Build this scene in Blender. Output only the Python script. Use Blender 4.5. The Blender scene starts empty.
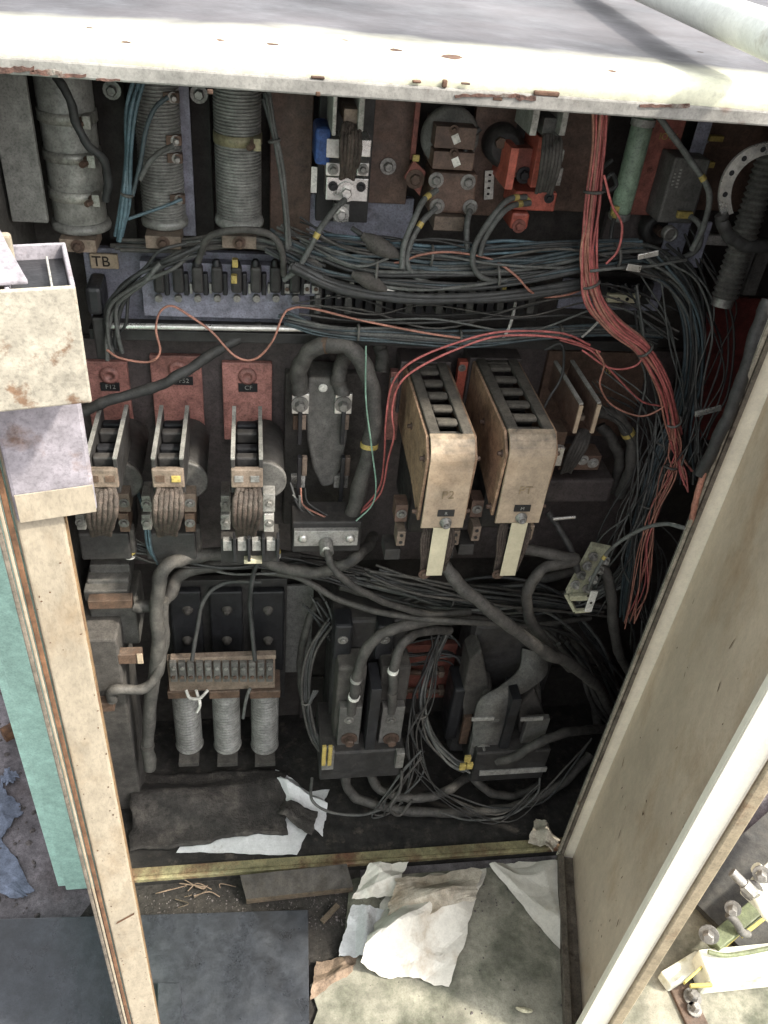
import bpy, math, random
from mathutils import Vector, Matrix
R_=random.Random(7)
S=bpy.context.scene
COL=S.collection
# ---------------------------------------------------------------- camera
FPX=828.0; CX,CY=384.0,512.0
CAM=Vector((0,-.9,1.64))
def _axes(nad=(265,1590),t=5300):
    d=Vector((nad[0]-CX,nad[1]-CY,FPX)).normalized(); up=-d
    off=Vector((nad[0]-CX,nad[1]-CY)); L=off.length; u=off/L
    H=Vector((CX,CY))-u*(FPX*FPX/L)
    v=H+Vector((u[1],-u[0]))*t
    X=Vector((v[0]-CX,v[1]-CY,FPX)).normalized(); X=(X-up*X.dot(up)).normalized()
    Y=up.cross(X)
    return X,Y,up
AX,AY,AZ=_axes()
def ray(px,py):
    v=Vector((px-CX,py-CY,FPX)); return Vector((AX.dot(v),AY.dot(v),AZ.dot(v)))
def W(px,py,Y):            # photo pixel -> point on the vertical plane y=Y
    r=ray(px,py); return CAM+r*((Y-CAM.y)/r.y)
def G(px,py,z=0.0):        # photo pixel -> point on the horizontal plane z
    r=ray(px,py); return CAM+r*((z-CAM.z)/r.z)
cd=bpy.data.cameras.new('camera'); co=bpy.data.objects.new('camera',cd); COL.objects.link(co)
cd.sensor_fit='VERTICAL'; cd.sensor_height=36; cd.sensor_width=27; cd.lens=FPX/1024*36; cd.clip_start=.01; cd.clip_end=200
xw=Vector((AX.x,AY.x,AZ.x)); yw=-Vector((AX.y,AY.y,AZ.y)); zw=-Vector((AX.z,AY.z,AZ.z))
co.matrix_world=Matrix(((xw.x,yw.x,zw.x,CAM.x),(xw.y,yw.y,zw.y,CAM.y),(xw.z,yw.z,zw.z,CAM.z),(0,0,0,1)))
S.camera=co
# ---------------------------------------------------------------- world, sun, exposure
SUN_EL=math.radians(49); SUN_AZ=math.radians(119)     # azimuth clockwise from +y
wd=bpy.data.worlds.new('World'); S.world=wd; wd.use_nodes=True
nt=wd.node_tree; bg=nt.nodes['Background']
sky=nt.nodes.new('ShaderNodeTexSky'); sky.sky_type='NISHITA'; sky.sun_disc=False
sky.sun_elevation=SUN_EL; sky.sun_rotation=SUN_AZ; sky.dust_density=4; sky.air_density=1.0
hs=nt.nodes.new('ShaderNodeHueSaturation'); hs.inputs['Saturation'].default_value=.16
nt.links.new(sky.outputs[0],hs.inputs['Color']); nt.links.new(hs.outputs[0],bg.inputs[0]); bg.inputs[1].default_value=.15
sl=bpy.data.lights.new('sun','SUN'); sl.energy=2.1; sl.angle=math.radians(4); sl.color=(1,.94,.82)
so=bpy.data.objects.new('sun',sl); COL.objects.link(so); so.location=(2,-2,4)
sd=Vector((math.sin(SUN_AZ)*math.cos(SUN_EL),math.cos(SUN_AZ)*math.cos(SUN_EL),math.sin(SUN_EL)))
so.rotation_euler=sd.to_track_quat('Z','Y').to_euler()
S.view_settings.view_transform='Standard'; S.view_settings.look='None'; S.view_settings.gamma=1
S.view_settings.exposure=1.9
# ---------------------------------------------------------------- materials
MATS={}
def mat(name,col,rough=.7,metal=0,var=.35,scale=18,col2=None,thr=.6,soft=.12,scale2=9,dust=0,dustcol=(.10,.088,.072),bump=.15,bscale=120,spec=.38,grime=.4,stretch=1):
    if name in MATS: return MATS[name]
    m=bpy.data.materials.new(name); m.use_nodes=True; n=m.node_tree.nodes; l=m.node_tree.links
    b=n['Principled BSDF']; b.inputs['Roughness'].default_value=rough; b.inputs['Metallic'].default_value=metal
    b.inputs['Specular IOR Level'].default_value=spec
    tc=n.new('ShaderNodeNewGeometry')
    def noise(s,det=4,r=.6):
        x=n.new('ShaderNodeTexNoise'); x.inputs['Scale'].default_value=s; x.inputs['Detail'].default_value=det; x.inputs['Roughness'].default_value=r
        if stretch!=1:
            mp=n.new('ShaderNodeMapping'); mp.inputs['Scale'].default_value=(1,1,stretch); l.new(tc.outputs['Position'],mp.inputs[0]); l.new(mp.outputs[0],x.inputs['Vector'])
        else: l.new(tc.outputs['Position'],x.inputs['Vector'])
        return x
    def rng(src,a,c,lo=0,hi=1):
        x=n.new('ShaderNodeMapRange'); x.inputs[1].default_value=a; x.inputs[2].default_value=c; x.inputs[3].default_value=lo; x.inputs[4].default_value=hi
        l.new(src,x.inputs[0]); return x.outputs[0]
    def mix(fac,a,c):
        x=n.new('ShaderNodeMix'); x.data_type='RGBA'
        l.new(fac,x.inputs[0])
        for k,q in((6,a),(7,c)):
            if isinstance(q,tuple): x.inputs[k].default_value=(*q,1)
            else: l.new(q,x.inputs[k])
        return x.outputs[2]
    nz=noise(scale)
    f=rng(nz.outputs[0],.3,.7)
    dk=tuple(c*(1-var) for c in col); lt=tuple(min(1,c*(1+var*.6)) for c in col)
    out=mix(f,dk,lt)
    if col2:
        n2=noise(scale2,6,.65); f2=rng(n2.outputs[0],thr,thr+soft); out=mix(f2,out,col2)
    if dust:
        sx=n.new('ShaderNodeSeparateXYZ'); l.new(tc.outputs['Normal'],sx.inputs[0])
        up=rng(sx.outputs[2],-.2,.8,.25,1)
        nd=noise(35,5); fd=rng(nd.outputs[0],.3,.7,dust*.2,dust*1.15)
        mm=n.new('ShaderNodeMath'); mm.operation='MULTIPLY'; mm.use_clamp=True; l.new(up,mm.inputs[0]); l.new(fd,mm.inputs[1])
        out=mix(mm.outputs[0],out,dustcol)
        if metal:
            l.new(rng(mm.outputs[0],0,1,metal,0),b.inputs['Metallic'])
    if grime:
        def mul(src,val):
            x=n.new('ShaderNodeMix'); x.data_type='RGBA'; x.blend_type='MULTIPLY'; x.inputs[0].default_value=1
            l.new(src,x.inputs[6]); l.new(val,x.inputs[7]); return x.outputs[2]
        g1=noise(75,6,.7); out=mul(out,rng(g1.outputs[0],.32,.68,1-grime,1+grime*.45))
        g2=noise(330,3,.7); out=mul(out,rng(g2.outputs[0],.36,.52,1-grime*.8,1.0))
        oi=n.new('ShaderNodeObjectInfo'); out=mul(out,rng(oi.outputs['Random'],0,1,1-grime*.45,1+grime*.35))
    l.new(out,b.inputs['Base Color'])
    nr=noise(scale*2.3); l.new(rng(nr.outputs[0],.3,.7,max(.05,rough-.15),min(1,rough+.15)),b.inputs['Roughness'])
    if bump:
        nb=noise(bscale,4); bp=n.new('ShaderNodeBump'); bp.inputs['Strength'].default_value=bump; bp.inputs['Distance'].default_value=.004
        l.new(nb.outputs[0],bp.inputs['Height']); l.new(bp.outputs[0],b.inputs['Normal'])
    MATS[name]=m; return m
mat('lip',(.66,.655,.50),.5,col2=(.34,.32,.26),thr=.58,soft=.14,scale2=9,var=.14,scale=6,bump=.12,grime=.12)
def roof_dirt_lit_edge():     # grey grime on the roof; sunlit brightness of the front edge put into colour
    m=MATS['lip']; n=m.node_tree.nodes; l=m.node_tree.links; b=n['Principled BSDF']
    src=b.inputs['Base Color'].links[0].from_socket
    g=n.new('ShaderNodeNewGeometry'); sp=n.new('ShaderNodeSeparateXYZ'); l.new(g.outputs['Position'],sp.inputs[0])
    z=n.new('ShaderNodeTexNoise'); z.inputs['Scale'].default_value=7; z.inputs['Detail'].default_value=6; l.new(g.outputs['Position'],z.inputs['Vector'])
    a=n.new('ShaderNodeMath'); a.operation='MULTIPLY_ADD'; l.new(z.outputs[0],a.inputs[0]); a.inputs[1].default_value=.16; l.new(sp.outputs[1],a.inputs[2])
    r=n.new('ShaderNodeMapRange'); r.inputs[1].default_value=.075; r.inputs[2].default_value=.19; l.new(a.outputs[0],r.inputs[0])
    z2=n.new('ShaderNodeTexNoise'); z2.inputs['Scale'].default_value=4; z2.inputs['Detail'].default_value=7; l.new(g.outputs['Position'],z2.inputs['Vector'])
    c=n.new('ShaderNodeMix'); c.data_type='RGBA'; r2=n.new('ShaderNodeMapRange'); r2.inputs[1].default_value=.35; r2.inputs[2].default_value=.65; l.new(z2.outputs[0],r2.inputs[0]); l.new(r2.outputs[0],c.inputs[0])
    c.inputs[6].default_value=(.035,.033,.036,1); c.inputs[7].default_value=(.105,.098,.104,1)
    x=n.new('ShaderNodeMix'); x.data_type='RGBA'; l.new(r.outputs[0],x.inputs[0]); l.new(src,x.inputs[6]); l.new(c.outputs[2],x.inputs[7]); l.new(x.outputs[2],b.inputs['Base Color'])
roof_dirt_lit_edge()
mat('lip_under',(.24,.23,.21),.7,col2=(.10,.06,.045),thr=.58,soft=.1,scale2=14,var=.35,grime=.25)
mat('lip_chip',(.10,.055,.035),.8)
mat('cream',(.34,.28,.19),.55,col2=(.17,.085,.04),thr=.58,soft=.16,scale2=9,var=.2,scale=14,grime=.3)
mat('cream_edge',(.30,.26,.195),.6,col2=(.19,.13,.07),thr=.50,soft=.25,scale2=9,var=.16,scale=12,grime=.2,stretch=.5)
mat('flange_sun_white',(.80,.76,.64),.5,col2=(.5,.4,.25),thr=.66,scale2=12,grime=.06,var=.06)  # near-white colour stands in for direct sun on the free flange
mat('hinge_lit_cream',(.80,.745,.60),.5,col2=(.5,.4,.27),thr=.64,scale2=16,grime=.1,var=.1)  # light caught by the hinge strip put into a paler cream
mat('cream_spot',(.31,.285,.23),.55,col2=(.15,.095,.06),thr=.565,soft=.09,scale2=45,var=.25,scale=9,grime=.3)
mat('taupe',(.54,.44,.335),.5,col2=(.38,.265,.165),thr=.52,soft=.22,scale2=6,var=.2,scale=5,bump=.05,grime=.12,stretch=.55)
mat('taupe_edge',(.30,.265,.21),.6,col2=(.13,.09,.06),thr=.55,soft=.1,scale2=25,var=.25)
mat('gasket',(.16,.135,.105),.8,col2=(.05,.035,.025),thr=.55,scale2=30)
mat('rust_scab',(.115,.062,.048),.9,col2=(.24,.22,.19),thr=.55,scale2=40,var=.5,scale=60,bump=.6)
mat('rust_paint',(.22,.14,.07),.75,col2=(.12,.065,.035),thr=.5,scale2=18,var=.3)
mat('sheet_grey',(.20,.20,.185),.6,dust=.3,var=.25)
mat('rust',(.12,.06,.03),.85,var=.5,scale=40)
mat('latch_grey',(.27,.25,.27),.5,col2=(.15,.10,.08),thr=.56,scale2=18,var=.2,grime=.3)
mat('green_paint',(.36,.55,.47),.5,col2=(.12,.12,.10),thr=.66,scale2=12,var=.14,grime=.25)
mat('dark_panel',(.032,.027,.025),.75,dust=.3,var=.4)
mat('mauve_panel',(.085,.068,.068),.6,dust=.4,var=.35,scale=9)
mat('lilac_panel',(.25,.25,.31),.5,dust=.35,var=.3,scale=14,col2=(.06,.055,.05),thr=.58,scale2=12)
mat('cab_in',(.075,.07,.064),.8,dust=.5,var=.4)
mat('cab_floor',(.018,.016,.014),.9,var=.6,scale=25,col2=(.05,.042,.034),thr=.55,scale2=40,bump=.6,bscale=60)
mat('maroon',(.20,.045,.04),.6,dust=.3,var=.4)
mat('brown_board',(.125,.076,.056),.55,dust=.3,var=.35,scale=25,grime=.4)
mat('redbrown',(.24,.08,.06),.6,dust=.3,var=.3,scale=25,grime=.4)
mat('red_oxide',(.44,.195,.165),.55,dust=.35,var=.3,scale=12,dustcol=(.25,.17,.15),grime=.45)
mat('red_bright',(.44,.105,.07),.5,dust=.2,var=.25)
mat('coil_grey',(.20,.198,.185),.42,dust=.25,var=.3,scale=30,spec=.5)
mat('coil_smooth',(.29,.287,.265),.38,dust=.3,var=.3,scale=18,spec=.5)
mat('band',(.40,.39,.35),.45,metal=.5,dust=.25,var=.3)
mat('band_brass',(.30,.265,.16),.5,metal=.2,dust=.3)
mat('black',(.028,.027,.027),.55,dust=.4,dustcol=(.085,.075,.065))
mat('black_clean',(.018,.018,.02),.45)
mat('soot',(.055,.050,.045),.85,dust=.6,var=.4,dustcol=(.10,.09,.078))
mat('grey_dusty',(.10,.098,.092),.65,dust=.5,var=.35,dustcol=(.13,.115,.095))
mat('cable',(.048,.046,.043),.7,dust=.65,dustcol=(.115,.103,.088),var=.35,scale=35)
mat('cable_dark',(.028,.028,.028),.65,dust=.5,dustcol=(.085,.078,.068))
mat('wire_grey',(.10,.105,.10),.65,dust=.45)
mat('wire_black',(.03,.032,.033),.55,dust=.45,dustcol=(.09,.083,.073))
mat('wire_teal',(.050,.074,.085),.55,dust=.45,dustcol=(.095,.095,.088))
mat('wire_blue',(.085,.145,.175),.5,dust=.35)
mat('wire_red',(.46,.125,.115),.5,dust=.3,dustcol=(.24,.12,.10),var=.25)
mat('wire_copper',(.40,.18,.13),.5,dust=.3)
mat('wire_white',(.62,.60,.55),.6,dust=.2)
mat('wire_green',(.22,.36,.28),.5,dust=.3)
mat('silver',(.74,.72,.68),.34,metal=.8,dust=.10,var=.2,grime=.25)
mat('silver_dull',(.42,.41,.385),.5,metal=.5,dust=.35,var=.35)
mat('steel_edge',(.36,.35,.32),.55,metal=.3,dust=.2,var=.3)
mat('zinc',(.30,.29,.27),.5,metal=.6,dust=.4)
mat('bolt_rust',(.12,.075,.055),.7,metal=.3,dust=.35)
mat('braid',(.075,.055,.044),.75,metal=.2,dust=.5,var=.5,scale=90,bump=.6,bscale=300,dustcol=(.105,.09,.076))
mat('brass_tag',(.46,.35,.10),.5,dust=.3,var=.25)
mat('tag_white',(.72,.70,.64),.6,dust=.12,var=.12)
mat('blue_coil',(.04,.10,.32),.5,dust=.2)
mat('green_ceramic',(.22,.30,.22),.45,dust=.3,var=.25)
mat('chute',(.50,.39,.275),.65,var=.2,scale=9,dust=1,dustcol=(.08,.068,.055),col2=(.31,.215,.135),thr=.52,scale2=9,soft=.25,grime=.18)
mat('chute_side',(.34,.215,.135),.75,var=.35,scale=14,dust=.45,dustcol=(.13,.10,.078),col2=(.15,.09,.055),thr=.50,scale2=12)
mat('chute_top',(.085,.076,.063),.9,var=.4,scale=30,dust=.5,dustcol=(.085,.075,.062))
mat('chute_fin',(.05,.045,.038),.9,var=.35,dust=.5,dustcol=(.075,.066,.055))
mat('strap',(.52,.47,.33),.6,var=.1,scale=25,grime=.1)
mat('tan_clip',(.22,.165,.125),.6,dust=.45)
mat('copper_dull',(.13,.078,.052),.65,metal=.2,dust=.5)
mat('pale_green',(.44,.43,.30),.55,dust=.3,var=.2)
mat('sill',(.25,.225,.12),.65,col2=(.12,.06,.032),thr=.46,soft=.14,scale2=9,var=.35,scale=16)
mat('dirt',(.15,.135,.142),.95,var=.5,scale=14,col2=(.085,.072,.073),thr=.52,scale2=6,bump=1,bscale=55)
mat('dark_dirt',(.03,.026,.022),.95,var=.5,scale=30,bump=1,bscale=80)
mat('concrete',(.22,.21,.165),.85,var=.45,scale=13,col2=(.075,.078,.055),thr=.46,soft=.18,scale2=8,bump=.35,bscale=70,grime=.25)
mat('steel_plate',(.044,.048,.056),.34,var=.3,scale=6,col2=(.02,.02,.021),thr=.50,soft=.2,scale2=5,bump=.2,bscale=30,spec=.7,grime=.4)
mat('wood',(.045,.039,.031),.75,var=.4,scale=22)
mat('wood_edge',(.10,.075,.05),.8,var=.3,scale=30)
mat('paper',(.60,.57,.50),.8,var=.1,scale=12,col2=(.30,.22,.14),thr=.55,soft=.22,scale2=9,bump=.05,bscale=30,grime=.12)
mat('paper_dirty',(.46,.41,.33),.85,var=.25,scale=10,col2=(.20,.145,.09),thr=.50,soft=.22,scale2=9,bump=.1,bscale=40,grime=.3)
mat('paper_clean',(.56,.56,.56),.8,var=.08,col2=(.25,.22,.2),thr=.60,scale2=12,grime=.15)
mat('paper_brown',(.21,.15,.105),.9,var=.35,scale=25)
mat('soot_cloth',(.042,.037,.033),.95,var=.5,scale=20,col2=(.085,.074,.065),thr=.5,scale2=16,bump=.9,bscale=160)
mat('leaf',(.62,.58,.40),.7)
mat('mach_white',(.62,.62,.52),.55,col2=(.30,.28,.14),thr=.60,scale2=10,var=.15,grime=.12)
mat('mach_green',(.17,.20,.10),.6,dust=.3)
mat('mach_yellow',(.50,.42,.12),.6)
mat('mach_dark',(.03,.03,.028),.7,dust=.3)
mat('pipe_white',(.66,.68,.62),.5,var=.1,col2=(.4,.38,.3),thr=.64,scale2=12,grime=.1)
mat('flake_blue',(.15,.175,.235),.7,var=.4,scale=30)
mat('ink',(.03,.022,.018),.8)
mat('ink_brown',(.33,.25,.155),.8)
mat('label_black',(.02,.02,.022),.4)
mat('stone',(.11,.095,.09),.95,var=.4)
# ---------------------------------------------------------------- mesh helpers
def catmull(pts,k=7):
    if len(pts)<3: return [Vector(p) for p in pts]
    P=[Vector(p) for p in pts]; P=[P[0]*2-P[1]]+P+[P[-1]*2-P[-2]]; out=[]
    for i in range(1,len(P)-2):
        a,b,c,d=P[i-1:i+3]
        for j in range(k):
            t=j/k; out.append(.5*((2*b)+(c-a)*t+(2*a-5*b+4*c-d)*t*t+(3*b-a-3*c+d)*t**3))
    out.append(P[-2]); return out
class MB:
    def __init__(s): s.v=[]; s.f=[]; s.sm=[]
    def add(s,v,f,smooth=False):
        o=len(s.v); s.v+=[Vector(p) for p in v]
        for q in f: s.f.append(tuple(i+o for i in q)); s.sm.append(smooth)
        return s
    def box(s,c,sz,M=None):
        c=Vector(c); h=Vector(sz)/2; v=[]
        for x in(-1,1):
            for y in(-1,1):
                for z in(-1,1):
                    p=Vector((x*h.x,y*h.y,z*h.z)); v.append((M@p if M else p)+c)
        return s.add(v,[(0,1,3,2),(4,6,7,5),(0,4,5,1),(2,3,7,6),(0,2,6,4),(1,5,7,3)])
    def bp(s,x0,y0,x1,y1,Y0,Y1):     # box whose front face (y=Y0) covers the photo rectangle
        xm,ym=(x0+x1)/2,(y0+y1)/2
        a,b=W(x0,ym,Y0).x,W(x1,ym,Y0).x; t,u=W(xm,y0,Y0).z,W(xm,y1,Y0).z
        return s.box(((a+b)/2,(Y0+Y1)/2,(t+u)/2),(abs(b-a),abs(Y1-Y0),abs(t-u)))
    def beam(s,p0,p1,w,h,up=(0,0,1)):
        p0,p1=Vector(p0),Vector(p1); d=(p1-p0); L=d.length; d.normalize()
        x=d.cross(Vector(up)).normalized(); z=x.cross(d)
        M=Matrix((x,d,z)).transposed(); return s.box((p0+p1)/2,(w,L,h),M)
    def prism(s,poly,vec):
        n=len(poly); vec=Vector(vec); v=[Vector(p) for p in poly]+[Vector(p)+vec for p in poly]
        f=[tuple(range(n)),tuple(range(2*n-1,n-1,-1))]+[(i,i+n,(i+1)%n+n,(i+1)%n) for i in range(n)]
        return s.add(v,f)
    def tube(s,pts,r,n=8,k=7,smooth=True,closed=False,rib=None):
        P=catmull(pts,k) if k>1 else [Vector(p) for p in pts]
        if closed: P=P[:-1]
        m=len(P); v=[]; f=[]; nr=None
        for i in range(m):
            a=P[i-1] if (i>0 or closed) else P[i]; b=P[(i+1)%m] if (i<m-1 or closed) else P[i]
            t=(b-a).normalized() if (b-a).length>1e-9 else Vector((0,0,1))
            if nr is None: nr=t.orthogonal().normalized()
            nr=(nr-t*nr.dot(t)).normalized(); bi=t.cross(nr)
            rr=(r(i/(m-1)) if callable(r) else r)*(1 if rib is None else (1+(rib if i%2 else -rib)))
            for j in range(n):
                q=2*math.pi*j/n; v.append(P[i]+(nr*math.cos(q)+bi*math.sin(q))*rr)
        e=m if closed else m-1
        for i in range(e):
            for j in range(n):
                f.append((i*n+j,i*n+(j+1)%n,((i+1)%m)*n+(j+1)%n,((i+1)%m)*n+j))
        s.add(v,f,smooth)
        if not closed: s.add(v[:n],[tuple(range(n-1,-1,-1))]); s.add(v[-n:],[tuple(range(n))])
        return s
    def lathe(s,p,ax,prof,n=20,smooth=True):
        p=Vector(p); ax=Vector(ax).normalized(); a=ax.orthogonal().normalized(); b=ax.cross(a); v=[];f=[]; m=len(prof)
        for r,h in prof:
            for j in range(n):
                q=2*math.pi*j/n; v.append(p+ax*h+(a*math.cos(q)+b*math.sin(q))*r)
        for i in range(m-1):
            for j in range(n): f.append((i*n+j,i*n+(j+1)%n,(i+1)*n+(j+1)%n,(i+1)*n+j))
        s.add(v,f,smooth)
        if prof[0][0]>1e-6: s.add(v[:n],[tuple(range(n-1,-1,-1))])
        if prof[-1][0]>1e-6: s.add(v[-n:],[tuple(range(n))])
        return s
    def bolt(s,p,ax,r,h=None):
        h=h or r*.8
        s.lathe(p,ax,[(r*1.7,0),(r*1.7,h*.25)],14,False)
        return s.lathe(Vector(p)+Vector(ax).normalized()*h*.25,ax,[(r,0),(r,h*.8),(r*.8,h)],6,False)
    def build(s,name,m,parent=None,bevel=0,kind=None,label=None,cat=None,group=None,segs=2,solid=0):
        me=bpy.data.meshes.new(name)
        xs=[p.x for p in s.v]; ys=[p.y for p in s.v]; zs=[p.z for p in s.v]
        o0=Vector(((min(xs)+max(xs))/2,(min(ys)+max(ys))/2,min(zs)))
        me.from_pydata([p-o0 for p in s.v],[],s.f); me.polygons.foreach_set('use_smooth',s.sm)
        me.materials.append(MATS[m]); me.update()
        o=bpy.data.objects.new(name,me); COL.objects.link(o)
        wl=o0
        if parent is not None: o.parent=parent; wl=o0-wloc(parent)
        o.location=wl
        if bevel:
            b=o.modifiers.new('bevel','BEVEL'); b.width=bevel; b.segments=segs; b.limit_method='ANGLE'; b.angle_limit=.7
        if solid:
            b=o.modifiers.new('solid','SOLIDIFY'); b.thickness=solid; b.offset=0
        if kind: o['kind']=kind
        if label: o['label']=label
        if cat: o['category']=cat
        if group: o['group']=group
        return o
def wloc(o):
    l=o.location.copy()
    while o.parent: o=o.parent; l+=o.location
    return l
def thing(name,label,cat,loc,group=None):
    o=bpy.data.objects.new(name,None); COL.objects.link(o); o.location=Vector(loc); o.empty_display_size=.02
    o['label']=label; o['category']=cat
    if group: o['group']=group
    return o
def text(txt,size,pos,parent,m,xdir=(1,0,0),updir=(0,0,1),name='lettering',ext=.0004,bold=0):
    c=bpy.data.curves.new('t','FONT'); c.body=txt; c.size=size; c.extrude=ext; c.align_x='CENTER'; c.align_y='CENTER'; c.offset=bold
    o=bpy.data.objects.new('t',c); COL.objects.link(o)
    me=bpy.data.meshes.new_from_object(o.evaluated_get(bpy.context.evaluated_depsgraph_get()))
    bpy.data.objects.remove(o); me.name=name; me.materials.clear(); me.materials.append(MATS[m])
    x=Vector(xdir).normalized(); y=Vector(updir).normalized(); z=x.cross(y); M=Matrix((x,y,z)).transposed().to_4x4()
    me.transform(M)
    ob=bpy.data.objects.new(name,me); COL.objects.link(ob); ob.parent=parent; ob.location=Vector(pos)-wloc(parent); return ob
def wp(pts): return [W(*p) for p in pts]
def bolts(parent,lst,r,m='zinc',name='bolt',ax=(0,-1,0)):
    for p in lst: MB().bolt(W(*p),ax,r).build(name,m,parent)
MPX=.00155
# ================================================================ SETTING
MB().add([(-15,-15,-.012),(15,-15,-.012),(15,15,-.012),(-15,15,-.012)],[(0,1,2,3)]).build('ground','dirt',kind='structure')
# concrete slab with a broken left edge
pl=[G(300,1060),G(318,1010),G(310,985),G(338,962),G(345,930),G(350,880)]
pl=[Vector((p.x,p.y,-.006)) for p in pl]
pl=[Vector((.085,-1.6,-.006))]+pl+[Vector((.2,-.022,-.006)),Vector((2.6,-.022,-.006)),Vector((2.6,-1.6,-.006))]
MB().prism(pl,(0,0,.006)).build('pavement','concrete',kind='structure')
mb=MB()   # sooty earth between plate and sill
mb.add([(-.5,-.30,-.008),(.19,-.30,-.008),(.21,.0,-.008),(-.31,.0,-.008)],[(0,1,2,3)]).build('path','dark_dirt',kind='structure')
# ================================================================ CABINET
XL,XR,YB,ZT=-.325,.95,.40,1.465
cab=thing('electrical_cabinet','old green and cream steel electrical cabinet with its two doors swung open','cabinet',(.16,.2,0))
MB().box(((XL+XR)/2,YB+.005,.73),(XR-XL,.01,1.46)).build('back_panel','dark_panel',cab)
MB().box((XL-.006,.2,.73),(.012,.40,1.46)).build('side_wall','cab_in',cab)
MB().box((XR+.006,.2,.73),(.012,.40,1.46)).build('side_wall','maroon',cab)
MB().box(((XL+XR)/2,.2,-.003),(XR-XL,.40,.014)).build('cabinet_floor','cab_floor',cab)
# roof: rounded front lip, dented sheet
mb=MB(); prof=[(.0,1.4655),(-.0,1.483),(-.0015,1.4905),(.003,1.4985),(.012,1.5025),(.03,1.5045),(.12,1.503),(.3,1.505),(1.75,1.52),(1.75,1.4665)]
xs=[-.55+i*.06 for i in range(41)]; n=len(prof); v=[]
for i,x in enumerate(xs):
    for y,z in prof:
        v.append((x,y+.0015*math.sin(x*9)+(.001*math.sin(x*31)),z+(.003*math.sin(x*7+y*5) if z>1.5 and y<1.7 else 0)))
f=[(i*n+j,i*n+(j+1)%n,(i+1)*n+(j+1)%n,(i+1)*n+j) for i in range(len(xs)-1) for j in range(n)]
mb.add(v,f,True)
roof=mb.build('roof','lip',cab)
MB().box((.4,.0095,1.4705),(1.86,.026,.015)).build('lip_flange','lip_under',roof,bevel=.002)
for px,py,w in((220,40,7),(272,44,8),(126,42,6),(395,50,9),(452,57,14),(612,71,7),(345,40,4),(90,28,5),(560,60,4),(700,52,5)):
    p=G(px,py,1.513); r=w*.0006
    MB().add([p+Vector((math.cos(a)*r*R_.uniform(.6,1.2)*1.4,math.sin(a)*r*R_.uniform(.6,1.3)*1.6,0)) for a in [k*.785 for k in range(8)]],[tuple(range(8))]).build('rust_chip','lip_chip',roof)
for x0,x1,yy,hh in((-6,34,70,8),(30,62,73,6),(58,86,76,4),(455,520,96,4),(516,536,98,7),(640,690,106,4),(96,120,80,3)):
    n_=max(4,int((x1-x0)/4)); top=[W(x0+(x1-x0)*k/n_,yy-hh*.5*R_.uniform(.3,1.2),-.0046) for k in range(n_+1)]; bot=[W(x0+(x1-x0)*k/n_,yy+hh*.5*R_.uniform(.3,1.1),-.0046) for k in range(n_+1)]
    MB().prism(top+bot[::-1],(0,.002,0)).build('rust_scab','rust_scab',roof)
for px,py,w,h in((417,82,9,3),(445,84,5,8),(466,84,9,2),(547,94,26,5),(318,78,14,3),(210,92,6,5),(318,94,5,5),(498,98,10,6)):
    MB().bp(px-w/2,py-h/2,px+w/2,py+h/2,-.0042,.0).build('rust_chip','lip_chip',roof,bevel=.0012)
# front frame: green left post, right post, sill
post=MB(); post.box((-.346,.02,.73),(.062,.045,1.46)); post=post.build('front_post','green_paint',cab,bevel=.003,label='pale green painted left front post')
MB().box((-.3855,.022,.73),(.016,.03,1.46)).build('side_trim','green_paint',post,bevel=.002)
MB().box((.81,.02,.73),(.29,.04,1.46)).build('front_post','cab_in',cab)
sill=MB().box((.17,.005,.0055),(.98,.008,.017)).build('sill','sill',cab,bevel=.002,label='rusty olive green bottom sill')
MB().box((.17,.0175,.0125),(.98,.017,.003)).build('sill_flange','sill',sill)
# ---- right door (pan shaped), swung out about 90 degrees
u=Vector((-.253,-.967,0)).normalized(); nrm=Vector((-u.y*-1,u.x,0)); nrm=Vector((-.967,.253,0)).normalized()
H=Vector((.676,-.012,0)); WD=.385; ZD0,ZD1=-.002,1.44; TH=.040
def dp(a,b,z): return H+u*a+nrm*b+Vector((0,0,z))
def dbox(a0,a1,b0,b1,z0,z1,mb=None):
    mb=mb or MB(); M=Matrix((u,nrm,Vector((0,0,1)))).transposed()
    return mb.box(dp((a0+a1)/2,(b0+b1)/2,(z0+z1)/2),(a1-a0,b1-b0,z1-z0),M)
door=MB()
nz=26; na=7; v=[];f=[]
for i in range(na):
    for j in range(nz):
        a=.004+(WD-.008)*i/(na-1); z=ZD0+(ZD1-ZD0)*j/(nz-1)
        v.append(dp(a,.004+.0018*math.sin(a*14+1)*math.sin(z*5+.6),z))
for i in range(na-1):
    for j in range(nz-1): f.append((i*nz+j,(i+1)*nz+j,(i+1)*nz+j+1,i*nz+j+1))
door.add(v,f,True); dbox(.0,WD,-.004,-.0005,ZD0,ZD1,door)
rd=door.build('cabinet_door','taupe',cab,label='right hand cabinet door with stained taupe inside, swung out')
dbox(0,.003,0,TH,ZD0,ZD1).build('hinge_flange','hinge_lit_cream',rd,bevel=.001)
dbox(.0035,.010,TH-.004,TH+.001,ZD0+.02,ZD1).build('return_flange','taupe_edge',rd,bevel=.001)
dbox(.006,.012,TH-.011,TH-.005,ZD0+.02,ZD1).build('seal_strip','gasket',rd)
dbox(.006,WD-.006,.003,TH-.012,ZD0,ZD0+.004).build('bottom_flange','gasket',rd)
dbox(.012,WD-.004,TH-.012,TH+.001,ZD0-.003,ZD0+.022).build('bottom_lip','gasket',rd,bevel=.001)
dbox(WD-.003,WD,-.004,TH-.003,ZD0,ZD1).build('free_flange','flange_sun_white',rd,bevel=.001)
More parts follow.
